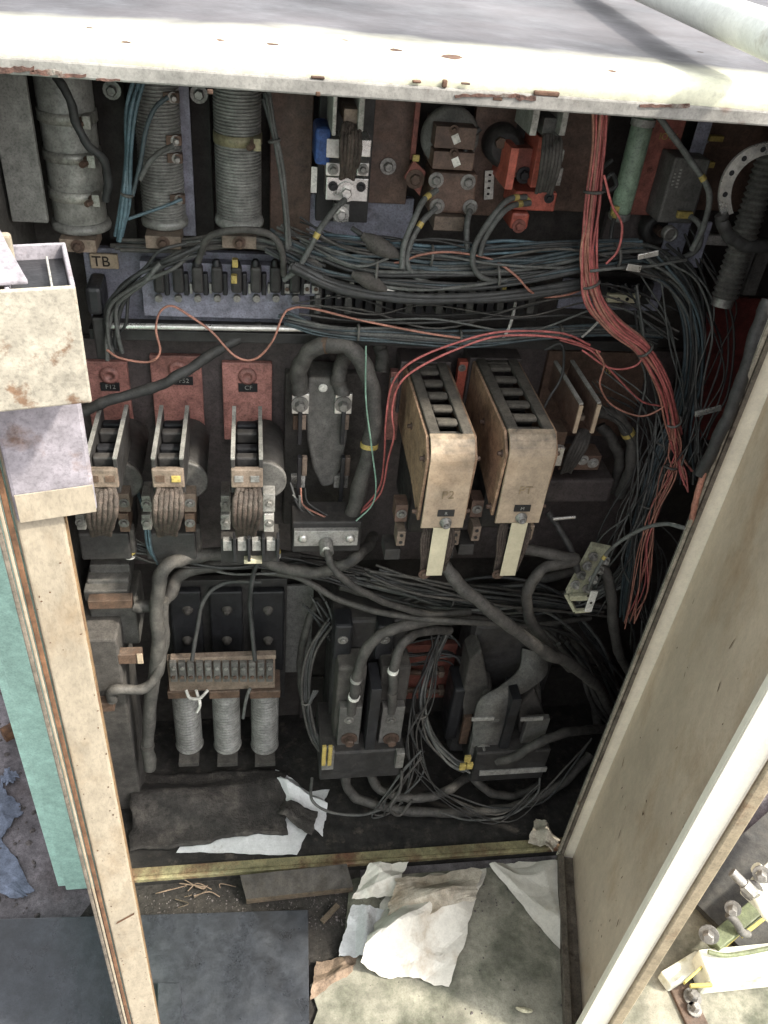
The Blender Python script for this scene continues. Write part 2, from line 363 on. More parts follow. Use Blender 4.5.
dbox(WD-.016,WD-.0035,TH-.007,TH-.003,ZD0,ZD1).build('free_lip','flange_sun_white',rd,bevel=.001)
dbox(WD-.010,WD+.006,-.022,-.005,ZD0,ZD1).build('outer_trim','cream',rd,bevel=.002)
for k in range(44):
    a=R_.uniform(.05,WD-.05); z=R_.uniform(.05,.95)
    L=R_.choice((.0015,.0025,.003,.006,.012)); w=L*R_.uniform(.35,.9) if L<.005 else R_.uniform(.0008,.002); th=R_.uniform(-.35,.35)
    p=dp(a,.0063,z); pts=[]
    for m_ in range(9):
        g=m_*.698; x_=math.cos(g)*w*R_.uniform(.5,1.2); y_=math.sin(g)*L*R_.uniform(.6,1.2)
        pts.append(p+u*(x_*math.cos(th)-y_*math.sin(th))+Vector((0,0,x_*math.sin(th)+y_*math.cos(th))))
    MB().add(pts,[tuple(range(9))]).build('paint_chip',('copper_dull','rust','copper_dull','rust_paint')[k%4],rd)
# ---- left door, seen nearly edge on
hx=Vector((-.236,-.005,0)); fx=Vector((-.150,-.352,0)); lu=(fx-hx).normalized(); LW=(fx-hx).length; ln=Vector((-lu.y,lu.x,0))   # ln points to +x side
def lbox(a0,a1,b0,b1,z0,z1,mb=None):
    mb=mb or MB(); M=Matrix((lu,ln,Vector((0,0,1)))).transposed()
    c=hx+lu*((a0+a1)/2)+ln*((b0+b1)/2)+Vector((0,0,(z0+z1)/2)); return mb.box(c,(a1-a0,b1-b0,z1-z0),M)
ldm=lbox(0,LW-.007,-.042,-.038,ZD0,ZD1)
ld=ldm.build('cabinet_door','green_paint',cab,label='left hand cabinet door seen edge on, with rusty cream edge')
lbox(LW-.006,LW,-.038,-.002,ZD0,ZD1).build('free_flange','cream_edge',ld,bevel=.0025,segs=3)
lbox(LW-.060,LW-.0065,-.005,-.001,ZD0,1.2).build('free_lip','rust_paint',ld,bevel=.001)
lbox(LW-.001,LW+.0035,-.0435,-.0390,ZD0,ZD1).build('seal_strip','rust',ld,bevel=.001)
lbox(LW-.001,LW+.0025,-.0475,-.0442,ZD0,ZD1).build('seal_strip','cream_edge',ld,bevel=.001)
lbox(LW-.001,LW+.0045,-.0520,-.0482,ZD0,ZD1).build('seal_strip','gasket',ld,bevel=.001)
for k in range(60):
    b=R_.choice((R_.uniform(-.037,-.030),R_.uniform(-.009,-.003),R_.uniform(-.036,-.004))); z=R_.uniform(.25,1.2); h=R_.choice((.0006,.001,.001,.0018)); w=R_.uniform(.0004,.0012)
    q=hx+lu*(LW+.0004)+ln*b+Vector((0,0,z)); MB().add([q-ln*w,q+Vector((0,0,-h)),q+ln*w*1.4+Vector((0,0,-h*.2)),q+ln*w*.3+Vector((0,0,h))],[(0,1,2,3)]).build('paint_chip',R_.choice(('rust','copper_dull','lip_chip')),ld)
q=hx+lu*(LW+.0006)+Vector((0,0,.568)); MB().add([q+ln*-.030+Vector((0,0,-.006)),q+ln*-.028+Vector((0,0,-.001)),q+ln*-.006+Vector((0,0,.009)),q+ln*-.007+Vector((0,0,.004))],[(0,1,2,3)]).build('scratch','rust',ld)
# latch blocks on the left door
fc=(lu*1.0)                       # latch front faces along the door's edge direction
O=W(84,345,-.40); zt=W(75,286,-.40).z; zb=W(91,403,-.40).z
ML=Matrix((lu,ln,Vector((0,0,1)))).transposed()
def kbox(a0,a1,b0,b1,z0,z1,o=O):   # a along lu (towards viewer), b along ln (to the right)
    return MB().box(Vector((o.x,o.y,0))+lu*((a0+a1)/2)+ln*((b0+b1)/2)+Vector((0,0,(z0+z1)/2)),(a1-a0,b1-b0,z1-z0),ML)
la=kbox(-.003,0,-.125,0,zb,zt).build('latch_housing','cream_spot',ld,bevel=.0025,label='cream painted sheet metal latch housing with rust spots')
kbox(-.072,-.0035,-.003,0,zb,zt).build('latch_side','latch_grey',la,bevel=.001)
kbox(-.075,-.0725,-.040,0,zt-.05,zt).build('latch_back','latch_grey',la,bevel=.001)
kbox(-.072,-.0035,-.0365,-.0035,zt-.016,zt-.010).build('latch_slot_shade','black_clean',la)  # black plate in the open channel; its inner shade put into colour
kbox(-.062,-.012,-.014,-.0125,zt-.0215,zt-.004).build('latch_plate','steel_edge',la,bevel=.0005)
kbox(-.072,-.0035,-.040,-.037,zb,zt).build('latch_side','latch_grey',la,bevel=.001)
Ma=[Vector((O.x,O.y,0))+lu*a+ln*b+Vector((0,0,z)) for a,b,z in((-.0035,-.125,zt+.001),(-.0035,-.026,zt+.001),(-.034,-.034,zt+.010),(-.075,-.040,zt+.013),(-.075,-.125,zt+.013))]
MB().prism(Ma,(0,0,.003)).build('latch_top','latch_grey',la,bevel=.001)
MB().lathe(Vector((O.x,O.y,0))+ln*(-.078)+lu*.0005+Vector((0,0,zt-.030)),lu,[(.013,0),(.011,.0006),(0,.0008)],18).build('rust_spot','rust',la)
O2=W(90,460,-.352); z1=W(97,512,-.352).z; z2=W(90,400,-.352).z
kbox(-.05,0,-.060,0,z1,z2+.02,O2).build('latch_keeper','latch_grey',la,bevel=.003)
kbox(.0005,.0015,-.058,-.001,z1+.0015,z1+.028,O2).build('keeper_edge','cream_edge',la,bevel=.0004)
# ---- interior panels
def panel(name,x0,y0,x1,y1,Y0,Y1,m,parent=cab,bevel=.0015):
    mb=MB(); mb.bp(x0,y0,x1,y1,Y0,Y1); return mb.build(name,m,parent,bevel=bevel)
mid=panel('mounting_panel',88,345,650,560,.378,.392,'mauve_panel')
panel('mounting_panel',-2,70,36,222,.27,.28,'sheet_grey')
panel('mounting_strip',178,70,192,236,.33,.335,'lilac_panel')
panel('mounting_panel',100,70,130,240,.37,.385,'dark_panel')
panel('mounting_panel',192,70,212,240,.37,.386,'dark_panel')
panel('mounting_panel',270,75,312,240,.36,.372,'brown_board')
panel('mounting_panel',300,196,412,250,.366,.38,'lilac_panel')
panel('mounting_panel',371,80,412,204,.352,.365,'brown_board')
panel('mounting_panel',470,95,512,216,.352,.366,'brown_board')
panel('mounting_panel',556,98,602,212,.352,.366,'brown_board')
panel('mounting_panel',604,214,668,250,.352,.366,'mauve_panel')
panel('mounting_panel',695,110,775,212,.34,.352,'brown_board')
panel('mounting_strip',668,196,690,262,.30,.306,'lilac_panel')
panel('mounting_strip',694,222,706,268,.26,.266,'lilac_panel')
panel('side_panel',690,298,780,440,.385,.395,'maroon')
panel('mounting_panel',88,252,312,330,.34,.352,'lilac_panel')
panel('mounting_panel',312,268,700,332,.345,.357,'dark_panel')
panel('mounting_panel',560,280,662,310,.338,.343,'lilac_panel')
panel('mounting_panel',286,586,312,672,.372,.38,'sheet_grey')
panel('mounting_panel',300,672,620,720,.39,.397,'dark_panel')
panel('shelf',90,336,660,346,.30,.37,'black')
for p in((112,90),(199,94),(388,166),(640,60)): MB().bolt(W(*p,.35),(0,-1,0),.007,.009).build('bolt','zinc',cab)
panel('bracket',736,248,748,300,.22,.23,'grey_dusty'); panel('bracket',752,240,766,296,.24,.25,'grey_dusty'); panel('bracket',700,236,748,246,.27,.28,'zinc')
panel('name_plate',90,254,118,269,.333,.339,'chute')
text('TB',.022,W(101,262,.3322),cab,'ink')
# ================================================================ TOP ROW
def resistor_tube(x0,x1,ybot,ytop,label,ribbed,bands,clips):
    Yc=.315; xm=(x0+x1)/2
    r=abs(W(x1,160,Yc-.03).x-W(x0,160,Yc-.03).x)/2
    cx=W(xm,170,Yc-.03).x; zb=W(xm,ybot,Yc-.03).z; zt=1.452
    t=thing('resistor_tube',label,'resistor',(cx,Yc,zb),'wire wound resistor tubes under the roof')
    prof=[(r*.9,.012)]
    if ribbed:
        N=46; h=(zt-zb-.03)/N
        for i in range(N):
            b=.014+i*h; prof+=[(r*.93,b),(r,b+h*.3),(r,b+h*.6),(r*.93,b+h*.9)]
    else: prof+=[(r*.97,.014),(r*.97,zt-zb-.016)]
    prof.append((r*.9,zt-zb-.014))
    MB().lathe((cx,Yc,zb),(0,0,1),prof,28,not ribbed).build('winding','coil_grey' if ribbed else 'coil_smooth',t)
    MB().lathe((cx,Yc,zb),(0,0,1),[(r*.8,0),(r*1.07,.001),(r*1.1,.006),(r*1.04,.012),(r*.8,.013)],28).build('end_cap','coil_smooth',t)
    for py,m in bands:
        z=W(xm,py,Yc-r).z
        b=MB().lathe((cx,Yc,z-.010),(0,0,1),[(r*.99,.003),(r*1.035,.0035),(r*1.035,.0165),(r*.99,.017)],28).build('clamp_band',m,t)
        MB().box((cx+r*.82,Yc-r*.82,z),(.010,.022,.016)).build('clamp_tab',m,b,bevel=.001)
        MB().bolt((cx+r*.74,Yc-r*.80-.004,z-.001),(-.5,-.8,-.1),.0045,.014).build('clamp_bolt','bolt_rust',b)
    for py in clips:
        z=W(xm,py,Yc-r).z
        b=MB().box((cx+r*.72,Yc-r*.78,z),(.020,.012,.012)).build('terminal_clip','bolt_rust',t,bevel=.001)
        MB().bolt((cx+r*.8,Yc-r*.9,z),(.2,-1,0),.004,.008).build('terminal_screw','zinc',b)
    MB().box((cx,Yc-.02,zb-.010),(.048,.055,.018)).build('foot_bracket','tan_clip',t,bevel=.001)
    MB().bolt((cx,Yc-.048,zb-.010),(0,-1,0),.0055,.006).build('foot_bolt','bolt_rust',t)
    return t
resistor_tube(41,99,234,77,'smooth pale grey tube with three bolted clamp bands, leftmost under the roof',False,((121,'band'),(160,'band'),(199,'band')),())
resistor_tube(136,182,231,80,'ribbed grey resistor tube with terminal clips and blue wires alongside',True,(),(97,140,158,199))
resistor_tube(214,262,231,85,'ribbed grey resistor tube with a single brass coloured clamp band',True,((143,'band_brass'),),())
# contactor with the blue coil
def braid(pts,w0,w1,parent,n=6,name='braid',m='braid'):
    P=catmull(pts,6)
    for i in range(n):
        o=(i-(n-1)/2)/n
        q=[p+Vector((o*(w0+(w1-w0)*math.sin(math.pi*min(1,k/(len(P)-1)*1.15))),0,.002*math.sin(k+i))) for k,p in enumerate(P)]
        MB().tube(q,max(w0,w1)/n*.62,6,1).build('braid_strand',m,parent)
t=thing('contactor','contactor with blue coil and bright silver contact plates under the roof lip','contactor',W(347,225,.34))
def B(parent,name,m,x0,y0,x1,y1,Y0,Y1,bevel=.001):
    mb=MB(); mb.bp(x0,y0,x1,y1,Y0,Y1); return mb.build(name,m,parent,bevel=bevel)
B(t,'base','black',318,85,372,222,.345,.366)
B(t,'coil','blue_coil',315,128,331,166,.28,.34,.006)
B(t,'side_plate','steel_edge',333,78,337,136,.24,.33); B(t,'side_plate','steel_edge',359,80,365,132,.24,.33)
B(t,'core_block','tan_clip',344,109,360,124,.25,.33)
bz=bpy.data.objects.new('flexible_braid',None); COL.objects.link(bz); bz.parent=t; bz.location=W(350,180,.27)-wloc(t)
braid(wp([(351,124,.25),(351,140,.235),(350,160,.235),(347,178,.25)]),.020,.030,bz)
for a in((326,139,341,158),(358,140,371,157),(326,163,340,176),(357,163,369,176)):
    q=B(t,'contact_block','silver',*a,.28,.33)
    if a[1]>160: MB().bolt(W((a[0]+a[2])/2,(a[1]+a[3])/2,.2795),(0,-1,0),.0045,.005).build('screw','zinc',q)
q=B(t,'terminal_plate','silver',326,178,368,201,.30,.34)
bolts(q,((333,186,.2995),(361,187,.2995)),.004,'black_clean','hole'); 
MB().bolt(W(346,192,.298),(0,-1,0),.008,.008).build('nut','silver',q)
q=B(t,'terminal_tab','silver_dull',334,204,349,222,.32,.345); MB().bolt(W(341,214,.319),(0,-1,0),.007,.008).build('nut','silver',q)
B(t,'pole_tag','tag_white',311,167,317,193,.31,.312,.0003)
# round relay
t=thing('relay','round grey faced relay with two brown blocks and white tags','relay',W(452,228,.33))
MB().lathe(W(449,136,.325),(0,-1,0),[(.041,0),(.041,.010),(.036,.013),(0,.013)],32).build('disc','grey_dusty',t)
MB().lathe(W(449,136,.366),(0,-1,0),[(.030,0),(.030,.043)],24).build('disc_boss','black',t)
for a,tg in(((435,127,476,149),(456,139)),((433,152,474,170),(456,162))):
    q=B(t,'brown_block','brown_board',*a,.285,.36); MB().box(W(*tg,.284),(.010,.0012,.012),Matrix.Rotation(-.5,3,'Y')).build('white_tag','tag_white',q)
    MB().bolt(W(tg[0]-2,tg[1]-9,.2845),(0,-1,0),.004,.004).build('screw','bolt_rust',q)
q=B(t,'terminal_plate','brown_board',430,173,476,214,.30,.36,.004)
bolts(q,((436,180,.2995),(468,182,.2995),(437,206,.2995),(470,207,.2995)),.0065,'zinc')
B(t,'lower_terminal','tan_clip',434,217,464,231,.29,.34)
# diamond bracket beside it
t=thing('lever_bracket','small red brown diamond shaped bracket left of the round relay','bracket',W(415,198,.33))
MB().prism([W(404,178,.32),W(414,160,.32),W(426,172,.32),W(420,196,.32)],(0,.008,0)).build('plate','redbrown',t,bevel=.001)
MB().bolt(W(415,179,.3195),(0,-1,0),.008).build('bolt','bolt_rust',t)
MB().bp(413,100,418,160,.33,.336).build('stem','redbrown',t)
MB().box(W(416,158,.315),(.010,.004,.009)).build('wire_marker','brass_tag',t,bevel=.001)
# tag plate
t=thing('identification_tag','narrow white metal tag on brown board right of the round relay','tag',W(489,200,.34))
MB().box(W(489,185,.345),(.014,.002,.042),Matrix.Rotation(-.12,3,'Y')).build('plate','tag_white',t,bevel=.0005)
for dy in(-10,-4,3,9): MB().box(W(489-dy*.1,185+dy,.3435),(.004,.0012,.003)).build('stamped_mark','ink',t)
# red contactor
t=thing('contactor','red framed contactor with dark braid and red lower plate','contactor',W(535,232,.34))
B(t,'frame','red_bright',508,148,516,190,.27,.36); B(t,'frame_web','redbrown',512,148,534,178,.30,.355)
MB().bolt(W(524,175,.299),(0,-1,0),.007).build('bolt','black_clean',t); B(t,'inner_bar','red_bright',535,137,541,188,.28,.35)
for a in((532,104,539,136),(562,105,568,136)): B(t,'side_plate','steel_edge',*a,.25,.33)
B(t,'core_block','grey_dusty',543,118,562,136,.27,.33)
bz=bpy.data.objects.new('flexible_braid',None); COL.objects.link(bz); bz.parent=t; bz.location=W(548,192,.27)-wloc(t)
braid(wp([(552,136,.26),(552,152,.24),(549,172,.24),(544,192,.26)]),.026,.030,bz,m='soot')
B(t,'contact_block','silver_dull',557,150,564,162,.28,.31); B(t,'contact_block','zinc',556,168,562,186,.28,.31)
q=B(t,'lower_plate','red_bright',514,192,556,211,.29,.35,.002); MB().bolt(W(549,198,.2895),(0,-1,0),.0045).build('hole','black_clean',q)
B(t,'lower_lug','red_bright',511,213,529,230,.29,.34,.004); MB().bolt(W(519,226,.2895),(0,-1,0),.006).build('lug_bolt','redbrown',t)
MB().box(W(526,199,.285),(.013,.01,.008),Matrix.Rotation(.5,3,'Y')).build('wire_marker','brass_tag',t,bevel=.001)
# dark relay between
t=thing('cable_reel','dark round drum partly behind the red contactor frame','drum',W(498,165,.34))
MB().lathe(W(500,142,.352),(0,-1,0),[(.028,0),(.028,.03),(.02,.036)],24).build('drum_body','black',t); MB().lathe(W(500,142,.315),(0,-1,0),[(.008,0),(.008,.008)],6,False).build('drum_bolt','bolt_rust',t)
# green ceramic resistor
t=thing('ceramic_resistor','pale green ceramic tube resistor standing beside red wires','resistor',W(620,215,.30))
a=W(620,212,.30); b=Vector((a.x,a.y,1.448))
MB().lathe(a,(0,0,1),[(.0135,0),(.0155,.003),(.0155,.118),(.0135,.121)],20).build('tube_body','green_ceramic',t)
MB().lathe(a+Vector((0,0,.121)),(0,0,1),[(.017,0),(.017,.010)],20).build('clamp_band','coil_smooth',t)
MB().lathe(a+Vector((0,0,.131)),(0,0,1),[(.0135,0),(.0155,.003),(.0155,b.z-a.z-.133)],20).build('upper_tube','green_ceramic',t)
MB().lathe(a-Vector((0,0,.012)),(0,0,1),[(.012,0),(.016,.004),(.016,.012)],20).build('end_cap','coil_grey',t)
MB().box(a+Vector((-.014,-.012,.005)),(.010,.008,.014)).build('wire_marker','brass_tag',t,bevel=.001)
# red brown board with lettering, capacitor
t=thing('insulating_board','red brown insulating board with faint yellow lettering behind grey capacitor','board',W(655,216,.33))
B(t,'board','redbrown',640,100,676,216,.325,.337)
text('IOW',.013,W(668,137,.3235),t,'brass_tag'); 
for p in((650,170),(662,160)): MB().bolt(W(*p,.3245),(0,-1,0),.003).build('screw','redbrown',t)
t=thing('capacitor','flat grey metal box capacitor with faded print and yellow tagged wire','capacitor',W(680,228,.31))
B(t,'case','grey_dusty',666,158,702,224,.275,.325,.003)

for k in range(6): MB().box(W(681-k*.9,170+k*3.4,.2744),(.0035,.0008,.0022)).build('faded_mark','coil_smooth',t)
for k in range(4): MB().box(W(675-k*.9,174+k*3.6,.2744),(.003,.0008,.0020)).build('faded_mark','coil_smooth',t)
B(t,'mount_tab','lilac_panel',694,120,708,158,.31,.314); MB().lathe(W(668,232,.27),(0,-1,0),[(.011,0),(.011,.012),(.008,.013),(.008,.005)],20).build('terminal','zinc',t)
B(t,'wire_marker','brass_tag',678,212,693,219,.265,.272)
t=thing('socket','dark round socket fitting under the red brown insulating board','socket',W(648,240,.3))
MB().lathe(W(654,226,.335),(0,-1,0),[(.026,0),(.026,.02),(.022,.024),(.014,.024),(.014,.006),(0,.006)],24).build('socket_body','black',t); MB().lathe(W(654,226,.34),(0,-1,0),[(.007,0),(.007,.032)],12).build('socket_pin','bolt_rust',t)
t=thing('tagged_terminal','yellow tagged terminals on the brown board at the far right','terminal',W(710,170,.335))
for p in((717,139),(708,165)): B(t,'wire_marker','brass_tag',p[0]-7,p[1]-3,p[0]+7,p[1]+3,.325,.335)
for p in((704,138),(696,163)): MB().bolt(W(*p,.338),(0,-1,0),.006).build('terminal_screw','zinc',t)
# perforated ring strap and corrugated hose
t=thing('perforated_strap','curved bright metal strap with holes at the right edge','strap',W(735,210,.12))
c=(775,198); ro,ri=56,44
arc=[(math.radians(a)) for a in range(68,206,6)]
mb=MB(); v=[];f=[]
for a in arc:
    for r in(ri,ro):
        p=W(c[0]+math.cos(a)*r,c[1]-math.sin(a)*r*1.0,.13); v+= [p,p+Vector((0,.004,0))]
for i in range(len(arc)-1):
    o=i*4; f+=[(o,o+4,o+6,o+2),(o+1,o+3,o+7,o+5),(o,o+1,o+5,o+4),(o+2,o+6,o+7,o+3)]
mb.add(v,f).build('strap','silver',t)
for a in(80,104,128,150,176):
    a=math.radians(a); MB().lathe(W(c[0]+math.cos(a)*50,c[1]-math.sin(a)*50,.1295),(0,-1,0),[(.0035,0),(.0035,.0004)],12).build('hole','black_clean',t)
t=thing('corrugated_hose','grey corrugated flexible hose hanging at the upper right','hose',W(722,302,.2))
a,b=W(724,298,.22),W(772,150,.25)
P=[a+(b-a)*(i/52) for i in range(53)]
MB().tube(P,.018,16,1,rib=.11,smooth=False).build('hose_body','grey_dusty',t); MB().tube([a-(b-a)*.06,a],.016,14,1).build('hose_end','zinc',t)
# ================================================================ TERMINAL STRIPS
t=thing('terminal_strip','long lilac grey terminal strip with large black clip blocks, below resistor tubes','terminal strip',W(230,318,.31))
B(t,'strip_board','lilac_panel',142,264,300,318,.318,.338)
for i in range(8):
    x=158+i*19.5
    q=B(t,'clip_block','black',x-5,268,x+6,294,.298,.318,.004); B(q,'clip_shoulder','black_clean',x+6,274,x+11,296,.306,.318,.002); MB().lathe(W(x,266,.306),(0,0,1),[(.006,0),(.0065,.006),(.004,.010)],10).build('clip_knob','black_clean',q)
    MB().lathe(W(x+1,297,.312),(0,-1,0),[(.0055,0),(.0055,.008)],10).build('clip_screw','zinc',q)
    if i in(1,2,4,5): B(t,'divider','silver_dull',x+12,284,x+15,294,.310,.318)
for p in((235,264),(234,280),(293,265)): B(t,'wire_marker','brass_tag',p[0]-3,p[1]-4,p[0]+3,p[1]+4,.286,.296)
t=thing('terminal_strip','long dark terminal strip behind the sagging cable loom','terminal strip',W(400,318,.33))
B(t,'strip_board','black',310,284,540,318,.335,.345)
for i in range(22):
    x=318+i*10.2; q=B(t,'terminal_block','black_clean' if i%3 else 'grey_dusty',x-3.4,288,x+3.4,314,.312,.335,.001)
    MB().lathe(W(x,296,.3115),(0,-1,0),[(.0035,0),(.0035,.003)],8).build('terminal_screw','zinc',q)
for x in(352,372,382,404,420,430,480,505): B(t,'wire_marker','brass_tag' if x%4 else 'tag_white',x-2,283,x+2,290,.30,.31)
t=thing('terminal_strip','short terminal strip with pale strip, right of the red wire bundle','terminal strip',W(625,300,.32))
B(t,'strip_board','black',600,283,652,304,.315,.338); B(t,'pale_bar','strap',608,295,640,303,.305,.315)
for x in(618,627): MB().lathe(W(x,299,.3045),(0,-1,0),[(.003,0),(.003,.002)],8).build('screw','black_clean',t)
for x in(604,614,624,634,646): B(t,'terminal_block','black_clean',x-3,285,x+3,293,.30,.315)
t=thing('end_clamp','tall dark clamp at the left end of the lilac terminal strip','clamp',W(100,360,.30))
B(t,'clamp_body','black',94,318,106,360,.28,.31,.003); B(t,'clamp_lug','zinc',107,336,113,344,.28,.30); B(t,'knob','black_clean',86,288,102,316,.27,.33,.006)
t=thing('terminal_strip','row of small silver terminals near centre under the cable loom','terminal strip',W(300,300,.31))
B(t,'strip_board','lilac_panel',282,282,322,296,.318,.335)
for x in(287,297,307,316): q=B(t,'terminal_block','silver_dull',x-4,284,x+3,294,.306,.318); MB().lathe(W(x,289,.3055),(0,-1,0),[(.003,0),(.003,.003)],8).build('terminal_screw','bolt_rust',q)
o=MB().tube([W(110,326,.285),W(312,329,.285)],.0048,12,1).build('steel_rod','silver',label='straight bright steel rod under the lilac terminal strip',cat='rod')
# ================================================================ MIDDLE ROW: contactors with red plates
def red_contactor(dx,lab,label,plate,hid=False,yo=0,pale=False):
    x=dx
    t=thing('contactor',label,'contactor',W(x,555,.33),'contactors on red back plates')
    q=B(t,'back_plate','red_oxide',plate[0],plate[1],plate[2],440,.366,.377,.002)
    pm=((plate[0]+plate[2])/2)
    MB().lathe(W(pm,plate[1]+13,.3655),(0,-1,0),[(.0155,0),(.0155,.003),(.011,.006),(.0075,.006),(.0075,.002),(0,.002)],24).build('plate_bolt','red_oxide',q)
    ls=5 if lab=='F52' else 0
    l=B(q,'label_plate','label_black',pm-9+ls,plate[1]+21,pm+10+ls,plate[1]+29,.363,.3655,.0003)
    text(lab,.0115,W(pm+1+ls,plate[1]+25,.3618),q,'coil_smooth',ext=.0002)
    z0=W(x-14,470,.13).z; xl=W(x-14,470,.13).x; xr=W(x+14,470,.13).x
    for k,xx in enumerate((xl,xr)):
        s=MB().box((xx,.205,z0-.012),(.006,.15,.060)).build('side_plate','black',t,bevel=.001)
        MB().box((xx,.205,z0+.020),(.0062,.15,.0035)).build('plate_edge','steel_edge',s,bevel=.0005)
    for k in range(4):
        MB().box(((xl+xr)/2,.155+k*.034,z0+.000-.006*(k%2)),(xr-xl-.008,.015,.020)).build('arc_block','black_clean' if k%2 else 'black',t,bevel=.003)
    MB().box(((xl+xr)/2,.205,z0-.028),(xr-xl-.007,.14,.01)).build('inner_floor','black',t)
    cl=MB(); cl.bp(x-16,470,x+16,488,.124,.134); c=cl.build('front_clip','tan_clip',t,bevel=.002)
    for s in(-1,1): MB().box((W(x+s*8,479,.1232)),(.013,.0012,.011)).build('clip_label','brass_tag' if lab=='F52' and s==1 else ('silver_dull' if pale else 'copper_dull'),c)
    # coil drum
    cc=W(x+17,472,.22); MB().lathe((cc.x,.345,cc.z-.01),(0,-1,0),[(.034,0),(.034,.12),(.030,.128),(.018,.128),(.018,.118),(0,.118)],28).build('coil','black',t)
    MB().lathe((cc.x,.216,cc.z-.01),(0,-1,0),[(.034,0),(.0365,.001),(.0365,.007),(.034,.008)],28).build('coil_rim','grey_dusty',t)
    bz=bpy.data.objects.new('flexible_braid',None); COL.objects.link(bz); bz.parent=t; bz.location=W(x,532,.15)-wloc(t)
    braid(wp([(x+1,487,.135),(x+1,496,.112),(x,512,.10),(x-1,526,.112),(x-1,534,.14)]),.030,.046,bz,6)
    B(t,'moving_contact','grey_dusty',x-11,486,x+12,500,.145,.17)
    # terminal blocks
    for a,m in(((x+16,494,x+28,512),'tan_clip' if not pale else 'silver_dull'),((x+17,514,x+27,532),'silver' if pale else 'copper_dull'),((x-26,496,x-17,512),'zinc'),((x-26,515,x-17,530),'silver_dull' if pale else 'zinc')):
        q=B(t,'terminal_block',m,*a,.185,.225); MB().bolt(W((a[0]+a[2])/2,(a[1]+a[3])/2,.1845),(0,-1,0),.005).build('terminal_screw','zinc',q)
    B(t,'base_block','black',x-22,534,x+28,560,.22,.34,.003)
    B(t,'cable_sleeve','soot',x+22,530,x+33,556,.23,.25,.004)
    for k in(0,1): MB().lathe(W(x+28,552+k*4,.235),(0,0,1),[(.0105,0),(.0105,.002)],14).build('sleeve_band','wire_white' if k else 'brass_tag',t)
    return t
red_contactor(102,'F12','contactor on red plate, partly behind left door latch',(88,362,131))
red_contactor(168,'F52','contactor on red plate labelled F52, middle of the three in row',(153,356,203))
t=red_contactor(247,'CF','contactor on red plate labelled CF, with paler silver terminals',(223,363,272),pale=True)
t=thing('terminal_strip','four way black and silver terminal block under the CF contactor','terminal strip',W(250,562,.24))
B(t,'strip_body','black',221,540,279,562,.19,.215)
for i in range(4):
    x=228+i*14.5; q=B(t,'terminal_block','silver_dull',x-5,541,x+4,551,.178,.19); B(q,'divider','black_clean',x+5,539,x+8,562,.172,.19)
B(t,'pale_link','strap',244,560,262,564,.178,.19)
# ---- double pole switch with looping cable
t=thing('knife_switch','grey dusty double pole switch with lugs and a silver bottom bar','switch',W(325,550,.33))
B(t,'base_board','soot',284,374,366,524,.355,.376,.003)
pr=[(308,378),(345,380),(349,400),(347,440),(341,470),(333,486),(322,488),(313,470),(307,440),(305,400)]
MB().prism([W(*p,.29) for p in pr],(0,.065,0)).build('body','grey_dusty',t,bevel=.006,segs=3)
MB().lathe(W(323,388,.2895),(0,-1,0),[(.0075,0),(.0075,.001),(.005,.0012)],16).build('hole','tag_white',t)
for x in(300,343):
    q=B(t,'lug_plate','silver',x-8,394,x+9,414,.285,.292)
    MB().bolt(W(x,404,.2845),(0,-1,0),.0085,.012).build('lug_bolt','zinc',q)
    B(t,'contact_blade','tan_clip',x+1,415,x+6,430,.29,.30); B(t,'contact_blade','copper_dull',x-7,416,x-2,430,.29,.30)
    B(t,'moving_blade','black_clean',x-2,412,x+2,445,.275,.285)
    B(t,'lower_blade','tan_clip',x+2,458,x+7,476,.285,.295); B(t,'lower_blade','black_clean',x-3,458,x+1,505,.27,.28)
    q=B(t,'lower_lug','silver_dull',x-9,476,x+5,488,.29,.30); MB().bolt(W(x-3,482,.2895),(0,-1,0),.006).build('lug_bolt','zinc',q)
q=B(t,'bottom_block','black',292,522,361,552,.21,.27,.003)
q=B(t,'bottom_bar','silver_dull',294,531,358,546,.2,.21,.001)
for x in(303,350): MB().lathe(W(x,538,.1995),(0,-1,0),[(.008,0),(.008,.004),(.005,.006),(0,.006)],16).build('bar_rivet','silver',q)
MB().lathe(W(326,542,.20),(0,-1,-.25),[(.012,0),(.012,.024),(.009,.025)],18).build('cap_nut','zinc',t); MB().lathe(W(326,549,.172),(0,-1,-.25),[(.006,0),(.006,.002)],12).build('nut_hole','tag_white',t)
